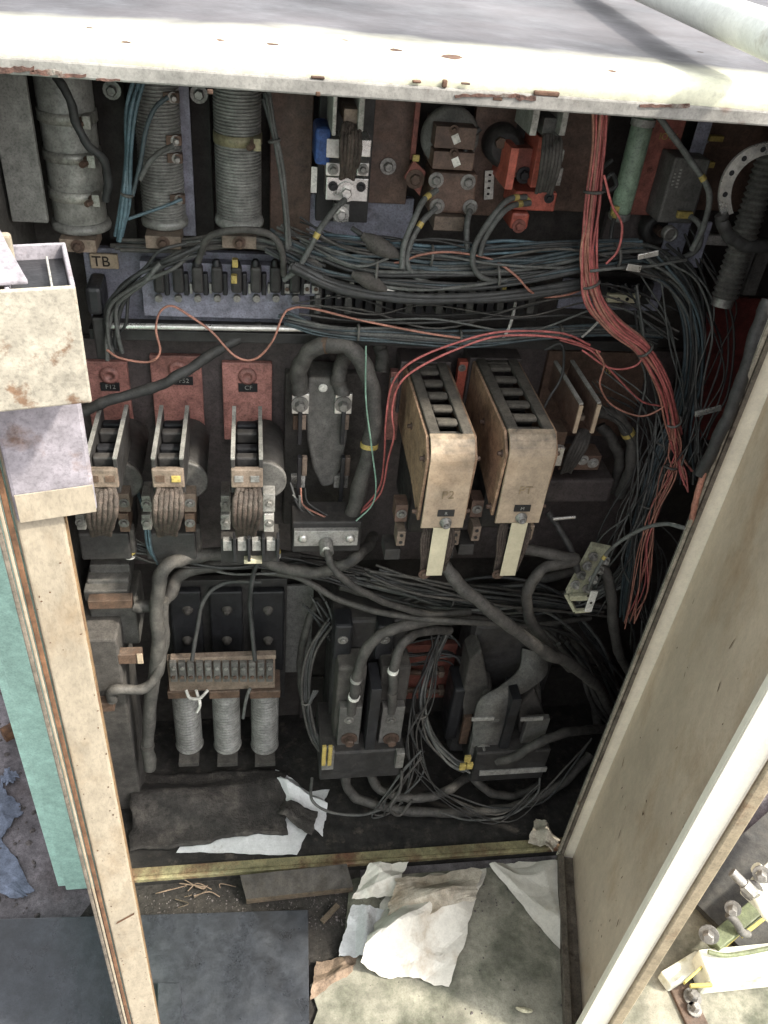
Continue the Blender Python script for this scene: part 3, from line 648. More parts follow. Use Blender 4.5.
# ================================================================ ARC CHUTES
def arc_chute(fl,fr,ft,fb,lab,hand,label,bx):
    yf,yb=.075,.325
    xm=(fl+fr)/2
    zt=W(xm,ft,yf).z; zb=W(xm,fb,yf).z; ym=(ft+fb)/2; x0=W(fl,ym,yf).x; x1=W(fr,ym,yf).x; w=x1-x0; xc=(x0+x1)/2
    t=thing('arc_chute_contactor',label,'contactor',(xc,.2,zb-.1),'large contactors with cream arc chute boxes')
    zt+=.004
    # shell: side cheeks with sloping bottom, front and slotted top
    for s in(-1,1):
        xx=xc+s*(w/2+.003); dxx=.005
        poly=[(xx,yf+.012,zb+.006),(xx,yf+.004,zt-.028),(xx,yf+.03,zt-.004),(xx,yb,zt-.004),(xx,yb,zt-.115),(xx,yf+.09,zt-.125)]
        c=MB().prism([Vector(p)-Vector((dxx/2,0,0)) for p in poly],(dxx,0,0)).build('side_cheek','chute_side',t,bevel=.0015)
        for (yy,zz) in((yf+.02,zb+.018),(yf+.018,zt-.036),(yf+.13,zt-.05)):
            MB().bolt((xx+s*.0025,yy,zz),(s,0,0),.0035,.006).build('cheek_bolt','bolt_rust',c)
    fp=[(yf,zb),(yf-.001,zb+.03),(yf+.001,zt-.030),(yf+.004,zt-.019),(yf+.010,zt-.010),(yf+.019,zt-.003),(yf+.030,zt)]
    fp2=[(y+.005,z-(.005 if i==len(fp)-1 else .002)) for i,(y,z) in enumerate(fp)]
    mb=MB(); n=len(fp); v=[];f=[]
    for x in(x0,x1):
        for y,z in fp+fp2[::-1]: v.append((x,y,z))
    m2=2*n
    for i in range(m2): f.append((i,(i+1)%m2,m2+(i+1)%m2,m2+i))
    mb.add(v,f,False); mb.add(v[:m2],[tuple(range(m2-1,-1,-1))]); mb.add(v[m2:],[tuple(range(m2))])
    fr_=mb.build('front_plate','chute',t,bevel=.001)
    lp=MB().box((xc+.002,yf-.0022,zb+.031),(.026,.002,.012)).build('label_plate','label_black',fr_,bevel=.0003)
    text(lab,.008,(xc+.002,yf-.0036,zb+.031),fr_,'coil_smooth',ext=.0002)
    text(hand,.020,(xc+.001,yf-.0014,zb+.064),fr_,'ink_brown',ext=.0003,name='hand_lettering')
    MB().lathe((xc+.004,yf-.001,zb+.012),(0,-1,0),[(.0095,0),(.0095,.002),(.0065,.003),(.0065,.009),(.004,.010),(.004,.005),(0,.005)],18).build('front_nut','zinc',fr_)
    # slotted top
    L=yb-(yf+.030); tw=w
    for s in(-1,1): MB().box((xc+s*(w/2-.008),yf+.030+L/2,zt-.0035),(.0165,L,.009)).build('top_rail','chute_top',t,bevel=.002)
    NS=5
    for k in range(NS):
        y=yf+.046+k*(L-.022)/NS
        MB().tube([(xc-w/2+.0165,y,zt-.017),(xc+w/2-.0165,y,zt-.017)],.009,12,1).build('arc_fin','chute_fin',t); MB().box((xc,y+.0205,zt-.004),(w-.034,.015,.008)).build('top_bar','chute_top',t,bevel=.003)
    MB().box((xc,yb-.006,zt-.004),(w-.034,.012,.006)).build('top_bar','chute_top',t,bevel=.002)
    MB().box((xc,yf+.13,zt-.045),(w-.008,.19,.004)).build('inner_floor','black_clean',t)
    # strap, braid, base
    xs=W(xm-6,fb,yf).x; z2=W(xm-14,576,yf-.006).z
    MB().box((xs-.002,yf-.002,(zb+z2)/2),(.026,.002,zb-z2+.004)).build('pull_strap','strap',t,bevel=.0004)
    bz=bpy.data.objects.new('flexible_braid',None); COL.objects.link(bz); bz.parent=t; bz.location=Vector((xc,.1,z2))-wloc(t)
    for o in(-.020,.017):
        braid([Vector((xs+o*.7,yf+.03,zb+.01)),Vector((xs+o*1.05,yf+.012,zb-.03)),Vector((xs+o*1.0,yf+.008,zb-.055)),Vector((xs+o*.8,yf+.012,z2-.006))],.010,.016,bz,4)
    MB().bolt((xs-.016,yf+.004,z2-.004),(0,-1,0),.006).build('braid_bolt','bolt_rust',t)
    for o,m in((-.054,'brown_board'),(.036,'brown_board')):
        q=MB().box((xs+o,.15,zb-.018),(.020,.03,.034)).build('side_block',m,t,bevel=.001); MB().bolt((xs+o,.1345,zb-.018),(0,-1,0),.005).build('block_screw','zinc',q)
        q=MB().box((xs+o,.13,zb-.054),(.014,.03,.030)).build('side_block','tan_clip',t,bevel=.001)
        for dz in(-.007,.007): MB().lathe((xs+o,.1148,zb-.054+dz),(0,-1,0),[(.003,0),(.003,.001)],8).build('hole','black_clean',q)
        MB().box((xs+o-.01,.14,zb-.092),(.026,.04,.022)).build('foot_block','black',t,bevel=.001)
    MB().box((xs+.004,.23,zb-.03),(w+.012,.14,.10)).build('coil_housing','black',t,bevel=.006)
    MB().box((xs-.03,.19,zb-.025),(.008,.05,.04)).build('blue_sleeve','blue_coil',t,bevel=.003)
    MB().box((xc,.352,zt-.05),(w+.02,.05,.10)).build('back_plate','mauve_panel' ,t,bevel=.002)
    return t
arc_chute(427,470,447,528,'R','P2','left cream arc chute contactor with hanging strap and grey slotted top',0)
arc_chute(504,549,442,523,'M','PT','right cream arc chute contactor with hanging strap and grey slotted top',0)
t=thing('support_strut','orange red upright strut between the two arc chutes','strut',W(461,410,.34))
B(t,'strut','red_bright',456,362,468,408,.335,.35); MB().bolt(W(462,368,.3345),(0,-1,0),.004).build('bolt','zinc',t)
t=thing('support_strut','red upright strut left of the left arc chute under red wires','strut',W(398,400,.34))
B(t,'strut','red_oxide',388,372,400,440,.335,.35); MB().bolt(W(394,380,.3345),(0,-1,0),.004).build('bolt','zinc',t)
# ---- stripped contactor at right
t=thing('contactor','stripped contactor with two bare cream edged plates, right of the arc chutes','contactor',W(585,470,.3))
for (fx_,fy,bx_,by) in((581,405,565,381),(599,404,584,382)):
    a=W(fx_,fy,.17); z1=a.z; z0=W(fx_-8,432,.17).z
    q=MB().box((a.x,.24,(z0+z1)/2),(.006,.14,z1-z0)).build('side_plate','brown_board',t,bevel=.001)
    MB().box((a.x,.1685,(z0+z1)/2),(.0062,.004,z1-z0)).build('plate_edge','chute',q); MB().box((a.x,.24,z1+.002),(.0062,.14,.003)).build('plate_edge','steel_edge',q)
B(t,'cross_bar','tan_clip',574,416,598,421,.2,.21); B(t,'back_board','brown_board',540,352,640,436,.366,.377)
text('19',.014,W(608,372,.3645),t,'brass_tag')
B(t,'arm','copper_dull',555,432,566,446,.2,.24); B(t,'arm_tip','silver',553,448,563,466,.19,.22); bz=bpy.data.objects.new('flexible_braid',None); COL.objects.link(bz); bz.parent=t; bz.location=W(575,470,.22)-wloc(t)
braid(wp([(585,430,.23),(580,445,.21),(572,460,.21),(566,472,.23)]),.02,.03,bz,5,m='soot')
B(t,'terminal','brown_board',560,456,600,470,.24,.28); bolts(t,((570,462,.2395),(583,460,.2395),(593,463,.2395)),.006,'silver_dull','terminal_bolt')
B(t,'lower_beam','mauve_panel',540,480,612,503,.26,.34,.006)
o=MB().tube([W(553,519,.15),W(575,517,.15)],.003,8,1).build('bright_pin','silver',label='short bright steel pin right of the right arc chute',cat='pin')
# ---- pale green bracket terminal
t=thing('terminal_bracket','pale green tilted bracket with rows of screws, by right wire bundle','terminal strip',W(590,612,.12))
q=MB().prism([W(566,594,.12),W(586,594,.12),W(612,550,.16),W(592,546,.16)],(0,.008,.004)).build('bracket_plate','pale_green',t,bevel=.001)
for i in range(4):
    for s in(0,1):
        k=i/3; MB().bolt(W(575+k*18+s*12,584-k*28+s*4,.116+k*.03),(0,-1,.1),.0052,.009).build('screw','zinc' if (i+s)%2 else 'silver_dull',q)
B(t,'pale_tag','tag_white',588,592,595,612,.10,.104); B(t,'lower_arm','pale_green',570,596,590,601,.11,.118); MB().beam(W(566,594,.12),W(575,611,.11),.006,.006).build('arm','pale_green',t); MB().beam(W(575,611,.11),W(590,610,.11),.006,.006).build('arm','pale_green',t)
for p in((588,596),(591,603)): MB().box(W(*p,.0985),(.004,.001,.004)).build('mark','ink',t)
# ================================================================ BOTTOM ROW
t=thing('transformer','tall dark grey transformer with stepped top, behind left door edge','transformer',W(118,830,.2))
B(t,'case','soot',92,640,133,850,.17,.30,.004)
for k,(y0,y1) in enumerate(((565,577),(580,589),(591,601))): B(t,'top_plate','grey_dusty',90-k*3,y0,130-k,y1,.27-k*.02,.36,.003)
B(t,'upper_case','grey_dusty',92,606,138,645,.23,.33,.004)
q=B(t,'bus_bar','copper_dull',88,601,132,609,.20,.22); q=B(t,'bus_bar','copper_dull',118,655,142,664,.17,.19); B(q,'bar_end','chute',137,654,143,664,.168,.17); B(t,'bus_bar','copper_dull',86,704,114,712,.15,.17)
MB().lathe(W(108,640,.23),(0,0,1),[(.022,0),(.022,.012),(.016,.018)],20).build('cap','soot',t)
# coil bank
t=thing('coil_bank','black panel with twelve way terminal strip over three ribbed coils','coil bank',W(225,757,.27))
pb=B(t,'panel','black',168,580,286,700,.335,.35)
for x0,x1 in((172,203),(211,243),(252,284)):
    q=B(t,'panel_rib','black_clean',x0,592,x1,672,.318,.335,.004)
    for y in(610,640): MB().lathe(W((x0+x1)/2,y,.3175),(0,-1,0),[(.011,0),(.009,.004),(.006,.006),(.006,.010),(0,.010)],14).build('rib_bolt','soot',q)
for p in((180,593),(274,592)): MB().bolt(W(*p,.334),(0,-1,0),.006).build('panel_bolt','silver',t)
st=B(t,'terminal_strip','tan_clip',168,658,275,690,.235,.25,.001)
for i in range(12):
    x=173.5+i*8.75; s=B(st,'terminal','grey_dusty',x-3.4,663,x+3.4,682,.222,.235,.001); 
    MB().lathe(W(x,668,.2215),(0,-1,0),[(.0042,0),(.0042,.003)],10).build('terminal_screw','zinc',st); MB().lathe(W(x,677,.2215),(0,-1,0),[(.0042,0),(.0042,.003)],10).build('terminal_screw','bolt_rust',st)
B(t,'strip_cover','tan_clip',170,657,276,661,.230,.244,.001)
for x in(186,226,265):
    c=W(x,725,.24); r=W(x+14,725,.24).x-c.x; zb=W(x,756,.24).z; zt=W(x,694,.24).z; N=22; h=(zt-zb-.01)/N
    prof=[(r*.85,0),(r,.004)]
    for i in range(N): prof+=[(r*.88,.006+i*h),(r,.006+(i+.3)*h),(r,.006+(i+.6)*h),(r*.88,.006+(i+.9)*h)]
    q=MB().lathe((c.x,.275,zb),(0,0,1),prof,24,False).build('coil','coil_grey',t)
    MB().lathe((c.x,.275,zb-.004),(0,0,1),[(r*1.0,0),(r*1.06,.002),(r*1.0,.006)],24).build('coil_rim','silver_dull',q)
    MB().box((c.x,.262,zt+.006),(r*2.1,.06,.022)).build('coil_cap','copper_dull',t,bevel=.002)
    MB().box((c.x,.25,zb-.012),(r*1.5,.05,.012)).build('coil_foot','soot',t,bevel=.001)
# bottom contactor A
t=thing('contactor','black two pole contactor with twin cable lugs, bottom centre by coil bank','contactor',W(362,776,.16))
B(t,'base','black',320,752,402,778,.125,.26,.004)
B(t,'back_body','black',330,620,400,752,.22,.34,.008)
for x in(350,392):
    x0=x-12
    B(t,'pole_body','soot',x-15,668,x+13,752,.165,.22,.006)
    q=B(t,'lug_plate','grey_dusty',x-12,708,x+10,752,.145,.165,.002); B(q,'lug_edge','silver_dull',x-11,750,x+9,753,.141,.146,.0005)
    MB().bolt(W(x-1,738,.1445),(0,-1,0),.010,.014).build('lug_bolt','bolt_rust',q); MB().bolt(W(x-1,720,.1445),(0,-1,0),.006).build('lug_bolt','zinc',q)
    B(t,'top_cap','black_clean',x-16,626,x+2,660,.2,.25,.005); MB().bolt(W(x-7,640,.1995),(0,-1,0),.006).build('cap_bolt','zinc',t)
B(t,'centre_web','black_clean',367,690,377,768,.13,.2); B(t,'side_terminal','zinc',322,752,334,770,.11,.125); B(t,'side_terminal','zinc',396,754,404,768,.11,.125)
for x in(324,330): B(t,'wire_marker','brass_tag',x-2,748,x+2,766,.10,.108)
for a in range(3): MB().tube([W(318-a*2,690,.22),W(308,710,.2),W(316,740,.18),W(330,755-a*3,.17)],.003,8).build('pigtail','wire_black',t)
# bottom contactor B
t=thing('contactor','black contactor with wide curved dark straps, bottom right','contactor',W(505,776,.16))
B(t,'base','black',474,752,546,780,.13,.27,.004); B(t,'base_edge','silver_dull',480,770,546,774,.126,.130,.0005)
B(t,'back_body','black',462,622,548,752,.24,.34,.018)
MB().lathe(W(476,690,.235),(1,0,0),[(.050,0),(.056,.004),(.056,.018),(.050,.022)],28).build('blowout_coil','soot',t)
MB().lathe(W(524,694,.235),(1,0,0),[(.050,0),(.056,.004),(.056,.018),(.050,.022)],28).build('blowout_coil','soot',t)
MB().prism([W(*p,.2) for p in((470,660),(482,650),(490,690),(486,752),(468,752),(462,700))],(0,.06,0)).build('cheek','soot',t,bevel=.005)
MB().prism([W(*p,.18) for p in((520,705),(535,690),(545,715),(547,760),(518,760))],(0,.06,0)).build('cheek','soot',t,bevel=.005)
P=catmull(wp([(536,652,.23),(533,672,.2),(515,688,.175),(496,700,.16),(490,722,.15),(489,748,.15)]),8)
mb=MB(); v=[];f=[]
for i,p in enumerate(P):
    w=.030+.006*(i/len(P)); 
    for o in(-1,1): v+=[p+Vector((o*w,0,-o*.012*(1-i/len(P)))),p+Vector((o*w,.007,-.007-o*.012*(1-i/len(P))))]
for i in range(len(P)-1):
    o=i*4; f+=[(o,o+4,o+6,o+2),(o+1,o+3,o+7,o+5),(o,o+1,o+5,o+4),(o+2,o+6,o+7,o+3)]
mb.add(v,f,True).build('curved_strap','grey_dusty',t)
for x in(481,530):
    q=B(t,'lug_plate','grey_dusty',x-9,720,x+13,765,.15,.165,.002); MB().bolt(W(x+2,748,.1495),(0,-1,0),.0095,.012).build('lug_bolt','zinc',q); B(q,'lug_edge','silver_dull',x-9,718,x+13,721,.147,.151,.0005)
B(t,'centre_web','black_clean',503,700,512,770,.14,.2); B(t,'red_insert','copper_dull',508,700,516,712,.17,.2); B(t,'side_insert','copper_dull',462,718,470,744,.19,.2)
B(t,'side_coil','black_clean',450,690,462,740,.2,.27,.006)
for p in((463,768),(470,767),(468,760)): B(t,'wire_marker','brass_tag',p[0]-3,p[1]-2.5,p[0]+3,p[1]+2.5,.105,.112)
# red fuse board
t=thing('fuse_board','small red board with two fuses between the two bottom contactors','fuse board',W(428,695,.3))
B(t,'board','redbrown',400,645,460,698,.32,.335); 
for y,m in((672,'tan_clip'),(690,'tan_clip')):
    q=MB().tube([W(406,y,.305),W(440,y+1,.305)],.0065,12,1).build('fuse','copper_dull',t)
    for x in(405,441): MB().box(W(x,y,.307),(.012,.018,.018)).build('fuse_clip',m,t,bevel=.001)
B(t,'wire_marker','brass_tag',404,671,410,677,.292,.298)
for p in((410,654),(438,656),(450,656)): MB().bolt(W(*p,.3195),(0,-1,0),.004).build('screw','zinc',t)
# ================================================================ CABLES
def uneven(P,r,seed):
    rr=random.Random(seed); a,b=rr.uniform(0,6),rr.uniform(0,6); C=catmull(P,7)
    if r>.005: C=[p+Vector((math.sin(i*.9+a),math.sin(i*1.3+b),math.sin(i*.7+b)))*r*.09 if 0<i<len(C)-1 else p for i,p in enumerate(C)]
    return C,(lambda e:r*(1+.05*math.sin(e*31+a)+.04*math.sin(e*83+b)))
def cable(label,pts,r,m='cable',name='cable',bands=(),cat='cable',group=None,n=10):
    P=wp(pts)
    if not bands: 
        C,rf=uneven(P,r,len(label)+int(pts[0][0])); return MB().tube(C,rf,n,1).build(name,m,label=label,cat=cat,group=group)
    t=thing(name,label,cat,P[0],group); C,rf=uneven(P,r,len(label)+int(pts[0][0])); MB().tube(C,rf,n,1).build('sheath',m,t)
    for f_,bm in bands:
        i=int(f_*(len(C)-2)); d=(C[i+1]-C[i]).normalized(); MB().tube([C[i]-d*.004,C[i]+d*.004],r*1.12,n,1).build('band',bm,t)
    return t
cable('thick dusty cable arching over the grey double pole switch',[(300,393,.28),(299,372,.28),(309,352,.27),(330,344,.265),(352,350,.26),(368,375,.255),(374,410,.25),(370,445,.245),(361,482,.24),(350,522,.235)],.0135,bands=((.33,'copper_dull'),(.8,'brass_tag')),n=14)
cable('short thick cable rising from the right lug of the grey switch',[(342,394,.28),(339,376,.29),(344,358,.31),(356,346,.33)],.0125,n=12,bands=((.25,'soot'),))
cable('stub of thick cable hanging left of the left arc chute',[(379,340,.33),(382,356,.325),(381,372,.32)],.011,n=12)
cable('thick black cable rising diagonally across the red contactor plates',[(84,412,.25),(110,400,.25),(150,389,.26),(176,377,.265),(200,362,.28),(225,346,.30),(262,326,.32)],.0085,'cable_dark')
cable('thick dusty cable running down from contactors past the coil bank',[(232,553,.25),(190,557,.23),(165,568,.2),(157,600,.19),(158,650,.18),(152,690,.18),(148,740,.17),(150,768,.16)],.0125,n=12,bands=((.9,'soot'),))
cable('second thick cable behind it, ending at the rusty transformer bar',[(300,556,.27),(230,563,.25),(182,574,.24),(168,598,.22),(150,606,.205),(134,606,.205)],.0115,n=12)
cable('thick cable hooking into the lowest transformer bus bar',[(163,600,.2),(164,640,.19),(158,672,.17),(145,688,.155),(114,690,.15),(112,700,.155)],.0095,n=12)
cable('thick cable sweeping from the left arc chute down to lower right',[(440,556,.12),(455,580,.10),(480,602,.09),(510,626,.09),(545,652,.10),(572,665,.13),(600,690,.2),(610,712,.25)],.0115,n=12)
cable('thick cable looping beside the pale green bracket',[(520,548,.14),(560,556,.13),(575,560,.13),(545,568,.12),(528,590,.11),(530,618,.12),(548,645,.14),(570,668,.18)],.010,n=12)
cable('thick cable bulging round the right of the pale green bracket',[(598,560,.17),(610,585,.15),(613,620,.15),(620,655,.17),(640,690,.22)],.010,n=12)
cable('thick cable curving up from left lug of bottom centre contactor',[(351,712,.15),(355,690,.145),(360,665,.15),(374,640,.16),(400,627,.17),(440,620,.19),(500,622,.22),(560,640,.26)],.0105,n=12,bands=((.12,'tag_white'),(.22,'silver_dull')))
cable('thick cable curving up from right lug of bottom centre contactor',[(391,712,.15),(393,690,.145),(394,668,.15),(402,645,.17),(420,632,.2),(450,630,.24)],.0095,n=12,bands=((.2,'soot'),(.4,'tag_white')))
cable('thick cable leaving the bottom right contactor towards the door',[(497,762,.13),(515,757,.12),(540,742,.12),(570,732,.15),(610,728,.22)],.010,n=12)
cable('thick cable looping along cabinet floor under the bottom contactors',[(345,774,.15),(350,792,.14),(372,804,.12),(420,812,.10),(470,812,.10),(515,806,.10),(560,785,.13),(590,755,.18)],.0105,n=12)
cable('thick cable stub dropping below the bottom centre contactor',[(370,772,.15),(378,788,.14),(400,797,.12),(430,797,.12),(455,786,.14),(474,770,.2)],.010,n=12)
cable('thick cable below the bottom right contactor base',[(470,775,.15),(490,792,.13),(515,796,.13),(538,786,.15)],.0095,n=12)
cable('grey cable drooping from the cap nut of the double pole switch',[(327,550,.17),(332,566,.155),(352,585,.15),(390,604,.16),(430,614,.18),(470,612,.2)],.0065)
cable('long grey cable sagging across the middle to the right',[(262,572,.25),(300,578,.22),(340,600,.2),(400,616,.18),(470,622,.17),(530,625,.2),(590,618,.25)],.006)
cable('thick cable curling behind the stripped contactor plates',[(596,410,.27),(618,418,.26),(631,440,.25),(631,468,.25),(620,495,.27)],.011,n=12,bands=((.45,'brass_tag'),))
cable('second thick cable curling behind the stripped contactor',[(600,425,.29),(612,440,.28),(620,462,.28),(612,490,.3)],.010,n=12)
cable('dark cable from red contactor row to lower terminals at right',[(548,512,.18),(560,530,.16),(572,552,.14),(578,572,.13)],.006,'cable_dark')
cable('thick dusty cable running right from under the CF contactor to switch',[(262,560,.24),(290,570,.22),(320,572,.21),(345,564,.21),(362,552,.23),(374,536,.30)],.0105,n=12)
cable('thick dusty cable half hidden behind the middle dark loom',[(340,585,.27),(400,600,.26),(460,596,.25),(520,585,.25),(570,572,.27),(610,560,.33)],.0095,n=12)
cable('thick dusty cable descending behind the bottom right contactor',[(548,610,.27),(575,640,.27),(590,680,.27),(598,730,.28)],.0105,n=12)
cable('thick dusty cable end lying left of bottom centre contactor',[(318,600,.3),(306,630,.29),(300,670,.29),(306,710,.28)],.008,n=12)
cable('thin cable from coil bank strip up to left, under contactors',[(192,660,.21),(197,630,.23),(204,600,.24),(225,583,.25),(262,582,.24)],.0042,'wire_black')
cable('thin cable rising from coil bank strip to CF contactor',[(255,660,.21),(252,630,.22),(250,600,.22),(254,572,.2),(262,558,.19)],.0042,'wire_black')
cable('thick black cable running down along the right door edge',[(768,300,.02),(757,330,.01),(742,380,-.005),(722,430,-.012),(700,475,-.01)],.0085,'cable_dark')
cable('copper coloured cable end along the right door edge',[(712,450,-.012),(703,475,-.014),(696,500,-.013),(691,525,-.006)],.0045,'wire_copper')
cable('black cable forming the lower half of the ring strap',[(721,214,.128),(724,228,.128),(735,241,.13),(752,247,.13),(775,247,.14)],.0085,'cable_dark')
cable('dark cable beside the first resistor tube down to its clamps',[(55,76,.24),(68,95,.235),(77,125,.235),(88,145,.235),(102,158,.24),(108,178,.25),(106,200,.26)],.0055,'wire_black')
cable('grey loop wire arching from green bracket to the door edge',[(588,590,.10),(597,570,.09),(612,548,.085),(640,530,.06),(665,524,.03),(684,528,0)],.0032,'wire_grey','wire',bands=((.35,'brass_tag'),),cat='wire')
# single coloured wires
def wire(label,pts,r=.0018,m='wire_copper',**k): return cable(label,pts,r,m,'wire',cat='wire',n=7,**k)
wire('thin reddish wire making two loops under the lilac terminal strip',[(107,350,.26),(120,358,.25),(148,362,.25),(160,352,.25),(156,330,.26),(160,312,.27),(172,306,.27),(190,316,.27),(212,332,.26),(235,356,.25),(255,359,.25),(272,342,.25),(282,318,.26),(290,309,.27),(310,308,.27),(360,320,.26),(420,332,.25),(460,338,.25)])
wire('thin pink wire running along the top of the cable loom',[(355,270,.26),(400,262,.25),(420,255,.24),(450,252,.24),(490,259,.24),(515,275,.23),(530,291,.23),(545,297,.24),(570,294,.24),(590,285,.25)])
wire('thin red wire dropping in a long curve left of the left chute',[(590,345,.22),(560,333,.22),(500,332,.22),(450,345,.22),(410,363,.22),(392,385,.23),(386,420,.24),(384,460,.25),(378,490,.25),(352,520,.24)],m='wire_red')
wire('second red wire dropping beside it past the left chute',[(600,352,.22),(560,338,.21),(500,336,.21),(455,350,.21),(418,368,.21),(399,385,.21),(392,410,.22),(394,435,.22),(388,460,.23),(382,490,.24),(370,505,.24),(350,520,.23)],m='wire_red')
wire('thin pale green wire hanging down beside the arching cable',[(366,346,.24),(366,400,.23),(372,450,.22),(376,485,.22),(372,505,.21),(356,521,.2)],.0014,'wire_green')
wire('red wire looping low across the brown board at right',[(596,350,.2),(604,365,.2),(600,385,.2),(612,405,.2),(640,416,.19),(662,408,.19),(672,395,.2)],.0016,'wire_copper')
wire('red wire crossing diagonally behind the stripped contactor',[(560,340,.22),(590,350,.21),(610,370,.2),(640,400,.19),(660,406,.2)],.0016,'wire_red')
wire('short red loop crossing below the red bundle knee',[(582,350,.21),(610,368,.2),(635,366,.2),(648,350,.2)],.0016,'wire_red')
wire('thin grey looped wire right of the stripped contactor',[(545,350,.25),(562,345,.24),(562,375,.24),(548,400,.23),(536,425,.22)],.0022,'wire_black')
wire('single red wire straying from the bundle near the top',[(604,175,.22),(612,205,.22),(622,225,.22),(618,250,.22),(606,264,.22)],.0018,'wire_red')
wire('pale wire hanging from the terminal behind the lower loom',[(516,300,.28),(513,315,.27),(508,330,.26),(500,342,.26)],.0025,'wire_white')
wire('pale wire slanting from loom tie to the left',[(600,320,.26),(590,330,.25),(582,337,.24)],.002,'wire_white')
wire('white taped cable running right across the loom to capacitor',[(590,271,.2),(620,268,.2),(650,266,.21),(686,260,.22)],.0024,'wire_grey')
# bundles ------------------------------------------------------------
def bundle(name,label,pts,n,spread,r,mats,ties=(),seed=1,loose=0,group=None,endspread=0,cat='wire bundle'):
    rr=random.Random(seed); base=wp(pts); t=thing(name,label,cat,base[0],group)
    for i in range(n):
        a=rr.uniform(0,6.28); q=spread*math.sqrt(rr.random()); off=Vector((math.cos(a)*q,math.sin(a)*q*.6,math.sin(a+.4)*q))
        P=[]
        for k,p in enumerate(base):
            e=k/(len(base)-1); j=loose*spread
            P.append(p+off*(1+endspread*max(0,e-.6)*2.5)+Vector((rr.uniform(-j,j),rr.uniform(-j,j),rr.uniform(-j,j))))
        MB().tube(P,r*rr.uniform(.8,1.25),6,6).build('wire',rr.choice(mats),t)
    C=catmull(base,7)
    for f_ in ties:
        i=int(f_*(len(C)-2)); d=(C[i+1]-C[i]).normalized()
        x=d.orthogonal().normalized(); y=d.cross(x); rt=spread*1.12
        ring=[C[i]+(x*math.cos(w)+y*math.sin(w))*rt for w in [k*math.pi/8 for k in range(17)]]
        MB().tube(ring,.0022,6,1,closed=True).build('cable_tie','grey_dusty',t)
    return t
bundle('wire_bundle','thick bundle of red wires dropping from the roof and bending right',[(603,92,.24),(600,140,.24),(593,200,.23),(588,255,.22),(594,295,.21),(615,325,.2),(645,350,.19),(665,385,.19),(673,418,.2),(676,436,.21)],20,.0112,.0018,['wire_red']*5+['wire_copper']*2,(.22,.42,.68,.93),3,.32)
bundle('wire_bundle','frayed lower end of the red wires over the dark vertical bundle',[(672,425,.2),(674,450,.2),(668,475,.19),(655,510,.18),(645,545,.17),(638,590,.16),(628,620,.16)],9,.009,.0013,['wire_copper','wire_copper','wire_red','wire_copper'],(.3,),5,.9,endspread=1.2)
bundle('wire_bundle','short cut off red wires fanning out near the right door',[(674,440,.2),(679,455,.2),(684,468,.19),(689,482,.18)],8,.008,.0018,['wire_red','wire_copper'],(),8,.4,endspread=1.0)
bundle('wire_bundle','dark teal wire bundle running down the right side behind red wires',[(640,262,.26),(670,275,.25),(692,310,.24),(694,360,.24),(682,410,.24),(665,450,.23),(652,490,.22),(640,535,.22),(632,580,.21),(628,615,.2)],22,.016,.0023,['wire_teal','wire_black','wire_teal','wire_grey'],(.55,.72),11,.2)
bundle('wire_bundle','black wires hanging in arcs along the right wall',[(660,255,.22),(690,285,.22),(703,330,.22),(700,380,.23),(692,430,.23),(690,480,.22)],10,.018,.0022,['wire_black','wire_grey','wire_teal'],(),12,.5)
bundle('wire_bundle','sagging dark cable loom crossing the cabinet below the top row',[(270,238,.28),(310,258,.26),(360,270,.25),(420,276,.24),(480,276,.24),(540,268,.24),(600,258,.24),(650,258,.25),(690,290,.26)],13,.015,.0027,['wire_black','wire_black','wire_grey','wire_teal'],(.3,.55,.8),13,.3)
bundle('wire_bundle','upper dark blue wires of the loom under the relays',[(320,246,.27),(380,246,.26),(440,256,.25),(500,252,.25),(560,250,.25),(640,248,.25)],9,.012,.0024,['wire_teal','wire_blue','wire_black'],(.4,),14,.5)
bundle('wire_bundle','pair of thick dark cables sagging below the loom',[(290,268,.24),(340,290,.235),(400,300,.23),(460,300,.23),(520,296,.235),(590,285,.24)],4,.007,.0045,['cable','wire_black'],(),15,.3)
bundle('wire_bundle','lower dark loom running above the red contactor plates to the right',[(285,318,.28),(330,330,.265),(400,334,.26),(470,338,.26),(540,334,.26),(610,330,.26),(660,335,.26)],11,.010,.0024,['wire_black','wire_teal','wire_grey'],(.25,.5,.75),16,.4)
bundle('wire_bundle','dark wires fanning from TB name plate down the strip end',[(196,248,.26),(170,256,.255),(150,275,.26),(118,300,.27),(112,330,.275),(112,350,.28)],8,.013,.0028,['wire_black','wire_grey'],(),17,.7)
bundle('wire_bundle','dark wires along the rail under the resistor tubes',[(120,246,.29),(180,246,.285),(240,240,.28),(290,250,.27),(320,262,.26)],10,.010,.003,['wire_black','wire_grey','cable'],(),18,.5)
bundle('wire_bundle','dark wires crossing below the contactors to the right bundle',[(270,560,.27),(330,568,.26),(400,588,.25),(460,600,.24),(530,605,.24),(600,590,.23),(630,570,.22)],16,.018,.003,['wire_black','wire_grey','cable'],(.5,),19,.5)
bundle('wire_bundle','black wires sagging right below the arc chutes',[(370,575,.22),(420,590,.2),(480,598,.2),(540,604,.21),(600,612,.24)],10,.016,.003,['wire_black','cable'],(),20,.6)
bundle('wire_bundle','grey wires hanging between the two bottom contactors',[(445,632,.24),(430,665,.22),(420,700,.2),(428,735,.17),(450,760,.14),(466,770,.12)],8,.010,.0026,['wire_grey','cable','wire_black'],(.5,),21,.5)
bundle('wire_bundle','grey wires drooping in loops below the fuse board',[(418,690,.22),(412,730,.19),(418,770,.15),(400,800,.12),(380,812,.10),(400,780,.12),(420,750,.15)],4,.012,.0022,['wire_grey','cable'],(),22,.8)
